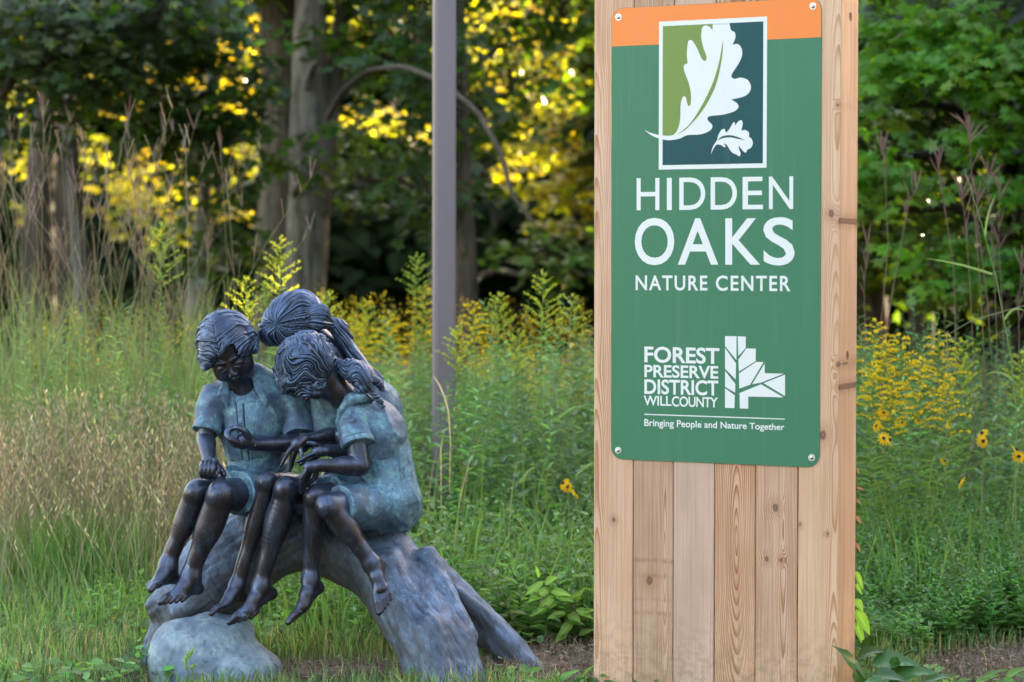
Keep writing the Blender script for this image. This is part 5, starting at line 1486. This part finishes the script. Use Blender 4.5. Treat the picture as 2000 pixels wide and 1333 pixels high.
# deep wood far behind: reads as one dark mass
sp = Soup()
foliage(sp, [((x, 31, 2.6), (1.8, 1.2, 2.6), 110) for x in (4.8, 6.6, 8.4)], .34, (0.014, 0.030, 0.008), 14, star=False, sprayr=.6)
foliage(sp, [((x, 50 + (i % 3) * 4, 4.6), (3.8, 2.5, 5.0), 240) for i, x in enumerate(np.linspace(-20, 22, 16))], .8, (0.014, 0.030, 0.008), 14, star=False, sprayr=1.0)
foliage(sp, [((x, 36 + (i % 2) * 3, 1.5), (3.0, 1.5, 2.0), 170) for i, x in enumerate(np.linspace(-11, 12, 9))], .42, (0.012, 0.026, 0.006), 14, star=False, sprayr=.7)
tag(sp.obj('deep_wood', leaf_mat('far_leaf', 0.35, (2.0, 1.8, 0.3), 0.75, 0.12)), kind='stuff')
# ================================================================== TREES ADDED BEHIND THE CAMERA TO CUT FRONTAL SKYLIGHT
for i, (x, y, rr, h) in enumerate([(-13, -9, 3.5, 9), (-7, -12, 3.6, 10), (-1, -13, 3.6, 9.5), (5, -12, 3.6, 10.5), (11, -9, 3.4, 9), (15, -3, 3.2, 8.5)]):
    tree('forest_tree', 'tree added out of view behind the camera to cut frontal skylight', 'trees added behind the camera', ([(x, y, -.1), (x, y, 3), (x, y, h * .7)], [.25, .2, .1]), M_BARK_DK,
         dict(at=(x, y), blobs=[((x, y, h * .5), (rr, rr * .8, h * .46), 240)], size=.5, col=DG, per=14, sprayr=.8, star=False))
# ================================================================== POLE
pole = empty('metal_pole', (0, 0, 0))
PB = at(866, 506, 10.6); pole.location = (PB.x, 10.6, 0)
tag(pole, 'square grey brown metal pole standing in the meadow behind the children', 'pole')
w = 46 / FPX * 10.6 / 1.12
bm = bmesh.new(); bmesh.ops.create_cube(bm, size=1)
for v in bm.verts: v.co.x *= w; v.co.y *= w; v.co.z = -.1 if v.co.z < 0 else 4.6
bmesh.ops.bevel(bm, geom=[e for e in bm.edges if abs(e.verts[0].co.z - e.verts[1].co.z) > 1], offset=w * .09, segments=3, affect='EDGES')
me = bpy.data.meshes.new('shaft'); bm.to_mesh(me); bm.free()
pm = NT('pole_paint'); co = pm.coord('Object')
pm.bsdf(color=pm.mix(pm.noise(co, 3.0, 3.0) * .4, (0.215, 0.185, 0.215), (0.175, 0.15, 0.175)), rough=pm.noise(co, 20.0, 3.0) * .15 + .38, metal=.15, spec=.4)
o = link('shaft', me, pm.mat, pole, smooth=False, world_coords=False); o.rotation_euler = (0, 0, math.radians(12))
me = cyl('base_plate', w * 1.1, .02, 4)
o = link('base_plate', me, pm.mat, pole, smooth=False, world_coords=False)
pole.rotation_euler = (0, math.radians(.12), 0)

# ================================================================== GOLDENRODS ONE CAN COUNT
def goldenrod(px, py, Y, ripe, size=1.0, lean=0.0, seed=0, label=None, group=None):
    """px, py: the tip of its plume"""
    r = np.random.RandomState(seed)
    tip = np.array(at(px, py, Y)); base = np.array([tip[0] - lean * .3, Y, 0.0])
    root = empty('goldenrod', tuple(base)); tag(root, label, 'plant', group)
    k = 9; t = np.linspace(0, 1, k)[:, None]
    c = base * (1 - t) + tip * t; c[:, 0] += lean * .12 * np.sin(t[:, 0] * 3.1) + .01 * np.sin(t[:, 0] * 7 + seed)
    H_ = tip[2]
    sp = Soup(); stemc = np.array([0.10, 0.15, 0.05]); tube(sp, c, np.linspace(.0035, .0012, k), stemc, 5); sp.obj('stem', M_HERB, root)
    sp = Soup(); nl = int(60 * min(1.2, H_)); tt = np.linspace(.15, .97, nl)
    q = along(c[None], tt[None])[0]; a = np.arange(nl) * 2.4 + r.uniform(-.3, .3, nl)
    L = (.095 - .06 * tt) * r.uniform(.8, 1.2, nl) * size
    leaves(sp, q, np.stack([np.cos(a), np.sin(a), .35 + .5 * tt], 1), np.tile([0, 0, 1.0], (nl, 1)), L, L * .17, np.array([0.095, 0.155, 0.05]) * r.uniform(.7, 1.3, (nl, 1)), .3)
    sp.obj('foliage', M_HERB, root)
    sp = Soup(); nb = 20; yel = np.array([0.62, 0.52, 0.03]) if ripe > .5 else np.array([0.42, 0.50, 0.07])
    if ripe <= .2: yel = np.array([0.30, 0.42, 0.09])
    for i in range(nb):
        u = i / nb; s = (1 - .24 * size / max(H_, .4) * (1 - u) ** 1.0 * 1.0)
        st = tip + (c[-2] - tip) * 0 - np.array([0, 0, 1]) * (.24 * size * (1 - u)) + np.array([c[-1][0] - c[-2][0], 0, 0]) * 0
        a = i * 2.4 + r.uniform(-.4, .4); ln = (.022 + .105 * (1 - u) ** .8 * (0.35 + .65 * min(1, (u + .12) * 3))) * size * r.uniform(.8, 1.15)
        m = 6; w_ = np.linspace(0, 1, m)[:, None]
        d = np.array([math.cos(a), math.sin(a) * .8, 0])
        br = st + d * ln * w_ + np.array([0, 0, 1]) * ln * (.75 * w_ - (.55 if ripe > .5 else .15) * w_ ** 2)
        tube(sp, br, np.linspace(.0014, .0007, m), stemc, 3)
        nf = int((20 if ripe > .5 else 18) * ln / .08 * size) + 4; f = r.uniform(.12, 1, nf)
        pos = along(br[None], f[None])[0] + r.normal(0, .0022, (nf, 3)) + [0, 0, .003]
        leaves(sp, pos, r.normal(0, .6, (nf, 3)) + [0, 0, 1] + d * .5, r.normal(0, 1, (nf, 3)), r.uniform(.008, .015, nf), .0068, yel * r.uniform(.7, 1.25, (nf, 1)), .1)
    sp.obj('flower_plume', M_PETAL, root)
    return root
G1 = 'goldenrods with plumes above the meadow'
gr = [
 # behind the children
 (316, 440, 10.9, 0.0, 1.25, 0, 'tall narrow unopened goldenrod rising alone left of the boy'),
 (545, 468, 10.9, .3, 1.2, .1, 'pale green goldenrod plume in front of the pale grey trunk'),
 (478, 545, 10.6, .3, 1.0, -.1, 'short pale goldenrod plume between the boy and the smooth haired girl'),
 (640, 572, 10.6, .3, 1.1, .05, 'feathery light green goldenrod just right of the smooth haired girl'),
 (520, 555, 11.5, .1, .8, 0, 'small green plume half hidden behind the brown and pale trunks'),
 # left of the pole
 (815, 500, 12.0, .2, 1.0, 0, 'green pointed goldenrod left of the metal pole'),
 (828, 560, 12.2, 1, 1.3, .15, 'orange yellow goldenrod touching the left side of the metal pole'),
 (760, 610, 12.5, 1, 1.3, -.1, 'deep yellow goldenrod midway between the ponytailed girl and the pole'),
 (715, 590, 12.8, .4, 1.2, 0, 'greenish goldenrod above the ponytailed girl'),
 (690, 640, 12.2, 1, 1.2, .1, 'yellow goldenrod close behind the ponytail'),
 # right of the pole
 (925, 590, 11.0, 1, 1.0, .2, 'golden goldenrod drooping right of the metal pole before the dark trunk'),
 (893, 640, 10.4, .4, .9, -.1, 'pale goldenrod overlapping the lower right side of the metal pole'),
 (975, 575, 11.4, .3, .95, 0, 'dull green goldenrod with brown tips left of the tall pale ones'),
 (1060, 535, 10.8, .3, 1.15, .05, 'tallest pale green goldenrod left of the sign pylon'),
 (1120, 580, 11.0, .3, .9, .1, 'single pale goldenrod nearest the pylon on its left'),
 (1010, 650, 11.2, .4, 1.0, -.1, 'low broad pale goldenrod below the tall ones left of the pylon'),
 # right of the pylon
 (1712, 625, 9.9, 1, 1.15, .1, 'bright yellow goldenrod touching the pylon on its right'),
 (1760, 655, 9.8, 1, 1.2, .25, 'yellow goldenrod with arching sprays, second from the pylon'),
 (1835, 650, 9.9, 1, 1.2, .3, 'tall bright yellow goldenrod in front of the maple shade'),
 (1800, 700, 9.7, 1, 1.2, .1, 'wide yellow goldenrod in the middle of the cluster right of the pylon'),
 (1705, 710, 9.7, .8, 1.1, 0, 'lower yellow goldenrod hugging the pylon edge'),
 (1850, 735, 9.6, .8, 1.1, .2, 'low yellow goldenrod at the right end of the bright cluster'),
 (1880, 665, 10.2, .4, 1.1, .05, 'greenish goldenrod beginning to open right of the bright cluster'),
 (1745, 745, 9.6, .6, 1.0, 0, 'lowest goldenrod under the bright cluster'),
 (1995, 690, 10.0, .3, 1.0, 0, 'green goldenrod at the right edge of the picture'),
 (1732, 668, 9.8, 1, 1.2, .05, 'bright yellow goldenrod between the pylon edge and the arching second one'),
]
for i, (px, py, Y, ripe, size, ln, lab) in enumerate(gr):
    goldenrod(px, py, Y, ripe, size, ln, 100 + i, lab, G1)

# ================================================================== BLACK-EYED SUSANS
def susan_proto():
    root = empty('coneflower', (0, 0, 0))
    sp = Soup()
    for k in range(12):
        a = k * 2 * math.pi / 12; d = np.array([math.cos(a), math.sin(a), -.22]); s = np.array([-math.sin(a), math.cos(a), 0])
        sp.add([d * .007, d * .016 + s * .0042, d * .028 + s * .003 - [0, 0, .002], d * .031 - [0, 0, .003], d * .028 - s * .003 - [0, 0, .002], d * .016 - s * .0042], [(0, 1, 2, 3), (0, 3, 4, 5)], None, (0.72, 0.46, 0.01))
    pet = sp.obj('petals', M_PETAL, root, wc=False)
    me = cyl('centre', .0075, .006, 10, dome=.003)
    link('centre', me, plain('flower_centre', (0.025, 0.012, 0.008), .8), root, world_coords=False)
    return root
sp_ = susan_proto(); first = True
sus = [(1727, 856, 9.2, .8), (1737, 860, 9.15, .6), (1726, 806, 9.6, .3), (1711, 832, 9.5, .9), (1918, 846, 9.4, .5), (1920, 862, 9.35, .9), (1984, 878, 9.2, .6), (1990, 892, 9.2, .8), (1875, 942, 9.2, .7),
       (1100, 944, 9.5, .6), (1108, 950, 9.5, .9), (1124, 962, 9.6, .5), (1795, 822, 9.8, .4), (1765, 812, 10, .5), (1762, 826, 9.9, .8), (1845, 900, 9.7, .5)]
labs = ['open yellow coneflower with dark centre low beside the pylon, the fullest bloom there', 'yellow coneflower partly overlapped by the fullest bloom beside the pylon', 'yellow coneflower facing up beside the lowest yellow goldenrod near the pylon',
 'yellow coneflower nearest the right edge of the pylon', 'upper yellow coneflower of the stacked pair far right of the pylon', 'lower yellow coneflower of the stacked pair far right of the pylon', 'upper yellow coneflower of the pair at the right picture edge',
 'lower yellow coneflower of the pair at the right picture edge', 'lone yellow coneflower lowest in the green meadow right of the pylon', 'yellow coneflower left of the pylon, highest of its group of three', 'yellow coneflower in the middle of the three left of the pylon',
 'yellow coneflower left of the pylon, the one closest to its edge', 'small yellow coneflower under the bright goldenrods, the rightmost of three', 'small yellow coneflower under the bright goldenrods, the highest of three', 'small yellow coneflower under the bright goldenrods, the lowest of three',
 'small yellow coneflower between the stacked pair and the goldenrods']
for i, (px, py, Y, tilt) in enumerate(sus):
    if i == 0: r_ = sp_
    else:
        r_ = sp_.copy(); COL.objects.link(r_)
        for ch_ in sp_.children:
            c_ = ch_.copy(); COL.objects.link(c_); c_.parent = r_
    L_ = at(px, py, Y); r_.location = L_; r_.rotation_euler = (tilt + .4, (i % 3 - 1) * .3, i * 1.3); r_.scale = (.95,) * 3 if i < 12 else (.75,) * 3
    where = 'left of the sign pylon' if px < 1200 else 'right of the sign pylon'
    tag(r_, labs[i], 'flower', 'black eyed coneflowers ' + where)
    s_ = Soup(); base = np.array([L_[0] + .02, L_[1] + .02, 0]); t = np.linspace(0, 1, 5)[:, None]
    M_ = (base * (1 - t) + np.array(L_) * t); tube(s_, M_, np.full(5, .0014), (0.10, .14, .05), 4)
    s_.obj('stem', M_HERB, r_)

# ================================================================== BLUESTEM STALKS RIGHT OF THE PYLON
def stalk(pts, Y, head_px, label, seed, col=(0.20, 0.14, 0.12), w=.0028, blade=None, hl=1.0):
    r = np.random.RandomState(seed)
    q = np.array([at(px, py, Y) for px, py in pts]); base = np.array([q[0][0], Y, 0.0]); q = np.concatenate([[base], q])
    root = empty('bluestem_stalk', tuple(base)); tag(root, label, 'grass', 'tall bluestem stalks right of the pylon')
    sp = Soup(); tube(sp, q, np.linspace(w, w * .5, len(q)), col, 5); sp.obj('stem', M_GRASS, root)
    sp = Soup(); tip = q[-1]
    if head_px:
        for j in range(head_px):
            a = (j - (head_px - 1) / 2) * .28 + r.uniform(-.08, .08); ln = r.uniform(.08, .13) * hl
            st = tip - np.array([0, 0, .012 * j]); d = np.array([math.sin(a), r.uniform(-.2, .2), math.cos(a)])
            tube(sp, st + d * ln * np.linspace(0, 1, 5)[:, None] + np.array([1, 0, 0]) * (.01 * np.sin(a) * np.linspace(0, 1, 5)[:, None] ** 2), [.0016, .0036, .0038, .003, .001], np.array(col) * [1.05, .92, 1.0], 5)
        for j in range(7):
            u = r.uniform(.62, .98); st = along(q[None], np.array([[u]]))[0, 0]; a = r.uniform(-.5, .5); ln = r.uniform(.05, .12)
            tube(sp, st + np.array([math.sin(a), 0, math.cos(a)]) * ln * np.linspace(0, 1, 4)[:, None], [.001, .0026, .0028, .0008], np.array(col) * [1.05, .92, 1.0], 4)
        sp.obj('seed_head', M_GRASS, root)
    for (p0, p1, p2) in (blade or ()):
        sp = Soup(); A, B, C_ = [np.array(at(*p_, Y)) for p_ in (p0, p1, p2)]; t = np.linspace(0, 1, 8)[:, None]
        c = A * (1 - t) ** 2 + 2 * B * t * (1 - t) + C_ * t * t; d = unit(np.gradient(c, axis=0)); s = unit(np.cross(d, [0, 1, 0.2])) * (.0045 * (1 - t ** 2) + .0004)
        v = np.stack([c - s, c + s], 1).reshape(-1, 3); k = np.arange(7)
        sp.add(v, np.stack([2 * k, 2 * k + 1, 2 * k + 3, 2 * k + 2], 1), None, (0.15, 0.22, 0.09)); sp.obj('leaf_blade', M_GRASS, root)
sk = [([(1720, 640), (1735, 480), (1728, 330), (1722, 290)], 10.8, 3, 'slender stalk with a small three fingered head, nearest the pylon'),
      ([(1722, 700), (1755, 500), (1775, 400), (1790, 365)], 10.6, 3, 'pale stalk bending right, second from the pylon'),
      ([(1870, 720), (1862, 520), (1842, 380), (1833, 318)], 10.9, 3, 'reddish stalk with a split head in front of dark leaves'),
      ([(1925, 760), (1915, 560), (1900, 380), (1893, 250)], 10.4, 7, 'tallest purple brown stalk with a dense bushy head'),
      ([(1905, 780), (1895, 560), (1885, 430), (1878, 372)], 10.5, 5, 'dense brown stalk just left of the tallest one'),
      ([(1950, 800), (1945, 600), (1935, 420), (1930, 335)], 10.6, 5, 'brown stalk with upright fingers just right of the tallest one'),
      ([(1965, 820), (1960, 640), (1950, 460), (1952, 375)], 10.7, 4, 'brown stalk, rightmost of the dense bunch'),
      ([(1940, 760), (1930, 600), (1912, 450), (1908, 385)], 10.8, 4, 'thin brown stalk in the middle of the bunch'),
      ([(1690, 700), (1688, 560), (1694, 480)], 11, 2, 'faint short stalk beside the pylon edge'),
      ([(1992, 800), (1990, 640), (1994, 520)], 10.6, 3, 'short stalk at the right picture edge')]
for i, (pts, Y, nh, lab) in enumerate(sk): stalk(pts, Y, nh, lab, 40 + i, (0.15, 0.105, 0.09))
stalk([(1985, 800), (1975, 700), (1945, 540), (1918, 440), (1884, 330)], 9.4, 0, 'bright green leaning stem with long side blades crossing the brown stalks', 60, (0.14, 0.20, 0.09), .0034,
      [((1938, 536), (1870, 512), (1805, 505)), ((1924, 462), (1925, 420), (1945, 380)), ((1962, 625), (1978, 590), (2010, 612)), ((1980, 745), (1950, 715), (1922, 735))])
stalk([(1850, 655), (1900, 625), (2010, 595), (2060, 590)], 9.7, 0, 'pale arching blade sweeping to the right edge', 61, (0.17, 0.19, 0.12), .0028)

# ================================================================== FOREGROUND PLANTS
def oval_leaf(root, A, B, wid, col, nor=(0, -.4, 1), droop=.12, serr=0.0, mat=None, name='leaf'):
    """one modelled leaf: 12 x 4 folded grid with midrib groove and toothed edge"""
    A = np.array(A, float); B = np.array(B, float); d = B - A; L = np.linalg.norm(d); d = d / L
    s = unit(np.cross(d, np.array(nor, float))); u = np.cross(s, d)
    n = 12; t = np.linspace(0, 1, n + 1)
    w = wid * .5 * np.sin(np.pi * t ** .75) ** .85 * (1 + serr * ((np.arange(n + 1) % 2) * 2 - 1)); w[0] = w[-1] = .0006
    rows = []
    for x in (-1, -.5, 0, .5, 1):
        rows.append(A + d * (t * L)[:, None] + s * (x * w)[:, None] + u * ((abs(x) ** 1.3 * .38 * w) - droop * L * t ** 2 + .03 * L * np.sin(t * 9 + x) * abs(x))[:, None])
    v = np.stack(rows, 1).reshape(-1, 3); f = []
    for i in range(n):
        for j in range(4): f.append((i * 5 + j, i * 5 + j + 1, i * 5 + j + 6, i * 5 + j + 5))
    c = np.tile(np.array(col), (len(v), 1)); c[2::5] *= 1.35
    sp = Soup(); sp.add(v, f, None, c); return sp.obj(name, mat or M_HERB, root)
# light green seedling between statue and pylon
sd = empty('leafy_seedling', tuple(at(1135, 1215, 9.1) * Vector((1, 1, 0)))); tag(sd, 'light green leafy seedling with upright oval leaves left of the pylon base', 'plant')
SY = 8.75
stm = [at(1140, 1235, SY), at(1115, 1190, SY), at(1085, 1150, SY), at(1062, 1125, SY), at(1050, 1110, SY)]
sp = Soup(); tube(sp, stm, [.003, .0026, .002, .0015, .001], (0.12, .10, .05), 5); sp.obj('stem', M_HERB, sd)
sp = Soup(); tube(sp, [at(1140, 1240, SY), at(1122, 1180, SY), at(1126, 1170, SY)], [.003, .002, .001], (0.10, .07, .045), 5); sp.obj('stem', M_HERB, sd)
for (x0, y0, x1, y1, w_, b_) in [(1052, 1128, 1049, 1108, 9, 1.2), (1060, 1138, 1026, 1160, 16, 1.0), (1065, 1140, 1087, 1126, 17, 1.1), (1072, 1152, 1032, 1172, 20, 1.1), (1075, 1155, 1113, 1160, 17, 1.15), (1082, 1165, 1048, 1196, 18, 1.05),
                             (1085, 1165, 1120, 1172, 15, .95), (1090, 1178, 1034, 1200, 15, .9), (1098, 1180, 1130, 1156, 18, .75), (1105, 1198, 1070, 1205, 15, .9), (1110, 1200, 1133, 1212, 20, .7), (1118, 1215, 1092, 1240, 20, .75),
                             (1125, 1190, 1158, 1206, 16, .9), (1122, 1175, 1138, 1150, 14, .8), (1128, 1200, 1160, 1188, 13, .9), (1108, 1232, 1085, 1252, 18, .8), (1130, 1240, 1158, 1228, 14, .6)]:
    oval_leaf(sd, at(x0, y0, SY), at(x1, y1, SY - .05), w_ * SY / FPX, np.array((0.17, 0.27, 0.055)) * b_, (0, -.8, .6), .18)
# big toothed leaves at the pylon's right foot
bg = empty('broad_weed', tuple(at(1720, 1320, 7.75) * Vector((1, 1, 0)))); tag(bg, 'dark glossy broad leaved weed spilling round the right foot of the pylon', 'plant')
M_GLOSS = leaf_mat('glossy_leaf', 0.2, (1.3, 1.5, 0.4), 0.3, 0.6)
for i, (x0, y0, x1, y1, w_, Y) in enumerate([(1690, 1345, 1650, 1256, 46, 7.25), (1700, 1300, 1790, 1285, 60, 7.35), (1690, 1280, 1700, 1235, 26, 7.5), (1735, 1330, 1820, 1300, 50, 7.3), (1720, 1350, 1790, 1345, 46, 7.2), (1760, 1290, 1785, 1262, 24, 7.5),
                                       (1690, 1330, 1735, 1345, 40, 7.15), (1670, 1290, 1720, 1262, 44, 7.4), (1700, 1320, 1770, 1320, 40, 7.25), (1800, 1340, 1850, 1312, 34, 7.3), (1675, 1350, 1680, 1300, 34, 7.2), (1745, 1310, 1752, 1275, 22, 7.35)]):
    oval_leaf(bg, at(x0, y0, Y), at(x1, y1, Y - .06), w_ * Y / FPX, np.array((0.060, 0.150, 0.048)) * (1 + .25 * math.sin(i * 2.3)), (.1, -.5, 1), .22, .10, M_GLOSS)
sp = Soup()
for x0, y0, x1, y1 in ((1705, 1400, 1700, 1290), (1720, 1400, 1745, 1300), (1690, 1400, 1680, 1300), (1735, 1400, 1790, 1330)):
    tube(sp, [at(x0, y0, 7.35), at(x1, y1, 7.35)], [.004, .003], (0.09, .14, .05), 5)
sp.obj('stems', M_HERB, bg)
# leaves at the foot of the pylon, left side and bottom right
for nm, lab, L in (('broad_weed', 'low cluster of green leaves in front of the branch tip at the bottom edge', [(1070, 1345, 1025, 1318, 26), (1085, 1345, 1120, 1302, 30), (1060, 1350, 1080, 1315, 26), (1110, 1345, 1155, 1322, 34), (1135, 1330, 1156, 1290, 24), (1100, 1350, 1092, 1310, 24), (1130, 1350, 1158, 1340, 26)]),
                   ('broad_weed', 'row of narrow dark leaves along the bottom right corner', [(1860, 1345, 1890, 1318, 24), (1900, 1345, 1940, 1312, 26), (1930, 1345, 1975, 1322, 22), (1960, 1330, 2005, 1296, 26), (1950, 1350, 1990, 1345, 24), (1880, 1350, 1860, 1318, 20), (1915, 1330, 1960, 1300, 20), (1990, 1345, 2020, 1312, 24), (1840, 1350, 1850, 1320, 20)])):
    e = empty(nm, tuple(at(L[0][0], L[0][1], 7.6) * Vector((1, 1, 0)))); tag(e, lab, 'plant')
    for i, (x0, y0, x1, y1, w_) in enumerate(L):
        oval_leaf(e, at(x0, y0, 7.75), at(x1, y1, 7.68), w_ * 7.7 / FPX, np.array((0.075, 0.155, 0.04)) * (1 + .25 * math.sin(i * 1.9)), (.1, -.6, 1), .2, .04)
# vine climbing the pylon's right edge
vi = empty('climbing_vine', tuple(at(1672, 1250, 7.62) * Vector((1, 1, 0)))); tag(vi, 'thin creeper with small reddish and light green leaves on the pylon right edge', 'vine')
VY = 7.62
sp = Soup(); tube(sp, [at(1669, 1330, VY), at(1671, 1150, VY), at(1672, 1030, VY), at(1673, 920, VY), at(1676, 905, VY)], [.002, .0018, .0015, .001, .0006], (0.16, .06, .04), 5); sp.obj('stem', M_HERB, vi)
for i, (x0, y0, x1, y1, w_, red) in enumerate([(1671, 1190, 1702, 1240, 22, 0), (1670, 1170, 1686, 1192, 16, 0), (1671, 1115, 1687, 1150, 11, 0), (1671, 1140, 1684, 1160, 9, 0), (1672, 1060, 1681, 1078, 7, 1), (1672, 1008, 1682, 1022, 8, 1), (1672, 1008, 1665, 1016, 6, 1), (1673, 976, 1680, 982, 6, 1), (1673, 952, 1686, 956, 5, 1), (1674, 915, 1678, 925, 5, 1), (1671, 1215, 1690, 1262, 15, 0)]):
    oval_leaf(vi, at(x0, y0, VY), at(x1, y1, VY - .02), w_ * VY / FPX, (0.22, 0.11, 0.075) if red else (0.17, 0.30, 0.05), (0, -1, .3), .3, .05)
# foxtail heads standing before the boulder and left of the pylon
def foxtail(px0, py0, hx, hy, px1, py1, Y, label, thick=.0042):
    root = empty('foxtail_grass', tuple(Vector((at(px0, py0, Y).x, Y, 0)))); tag(root, label, 'grass', 'foxtail grasses')
    a, b, c_ = [np.array(at(x, y, Y)) for x, y in ((px0, py0), (hx, hy), (px1, py1))]
    t = np.linspace(0, 1, 8)[:, None]; sp = Soup(); tube(sp, a * (1 - t) + b * t + np.array([.01, 0, 0]) * np.sin(t * 3.1), np.linspace(.0012, .0008, 8), (0.13, 0.2, 0.06), 4); sp.obj('stem', M_GRASS, root)
    t = np.linspace(0, 1, 9)[:, None]; m = (b + c_) / 2 + np.array([0, 0, .012 if abs(px1 - hx) > 12 else 0])
    c = b * (1 - t) ** 2 + 2 * m * t * (1 - t) + c_ * t * t
    sp = Soup(); tube(sp, c, thick * np.array([.5, .9, 1, 1, 1, .95, .85, .65, .2]), (0.17, 0.25, 0.09), 7)
    n = 130; f = RNG.uniform(0, 1, n); q = along(c[None], f[None])[0]; d = unit(RNG.normal(0, 1, (n, 3)) + unit(c_ - b) * .8)
    leaves(sp, q + d * thick * .6, d, RNG.normal(0, 1, (n, 3)), .009, .0012, cols((0.22, 0.30, 0.12), n, .2), 0); sp.obj('seed_head', M_GRASS, root)
foxtail(362, 1330, 364, 1308, 362, 1283, 7.85, 'lowest upright foxtail head before the boulder')
foxtail(362, 1330, 364, 1292, 369, 1273, 7.88, 'green foxtail head leaning right before the boulder')
foxtail(372, 1335, 370, 1284, 376, 1270, 7.86, 'topmost foxtail head before the boulder', .004)
foxtail(368, 1335, 372, 1306, 381, 1300, 7.84, 'small foxtail head bent right before the boulder', .0034)
foxtail(1060, 1000, 1125, 795, 1088, 822, 9.6, 'nodding foxtail head left of the sign edge, the upper one', .0055)
foxtail(1040, 1080, 1043, 913, 1017, 942, 9.4, 'nodding foxtail head low in the weeds, the left one', .0055)
foxtail(1110, 1060, 1160, 905, 1124, 932, 9.4, 'nodding foxtail head touching the pylon edge', .0055)
# pale bleached grass stem curling before the pole
bs = empty('bleached_grass_stem', tuple(Vector((at(880, 900, 9.9).x, 9.9, 0)))); tag(bs, 'bleached arching grass head in front of the metal pole', 'grass')
sp = Soup(); tube(sp, [at(862, 1000, 9.9), at(861, 880, 9.9), at(866, 850, 9.9)], [.002, .003, .001], (.38, .33, .26), 5); sp.obj('side_stem', M_GRASS, bs); sp = Soup()
tube(sp, [at(x, y, 9.9) for x, y in ((878, 960), (880, 860), (876, 805), (868, 775), (858, 752), (847, 735))], [.0015, .002, .0035, .004, .0035, .0015], (.40, .36, .28), 6); sp.obj('seed_head', M_GRASS, bs)
# lush green tuft at the left
sp = Soup(); c0 = np.array(at(165, 1120, 9.75)); n = 1000
p = c0 * [1, 1, 0] + np.stack([RNG.normal(0, .17, n), RNG.normal(0, .10, n), 0 * U(0, 1, n)], 1)
blades(sp, p, U(.22, .48, n), U(.15, 1.35, n), U(.004, .0065, n), cols((0.09, 0.165, 0.045), n, .25, .1), 6)
o = sp.obj('grass_tuft', M_GRASS); tag(o, 'lush bright green grass tuft at the foot of the tan grass', 'grass')
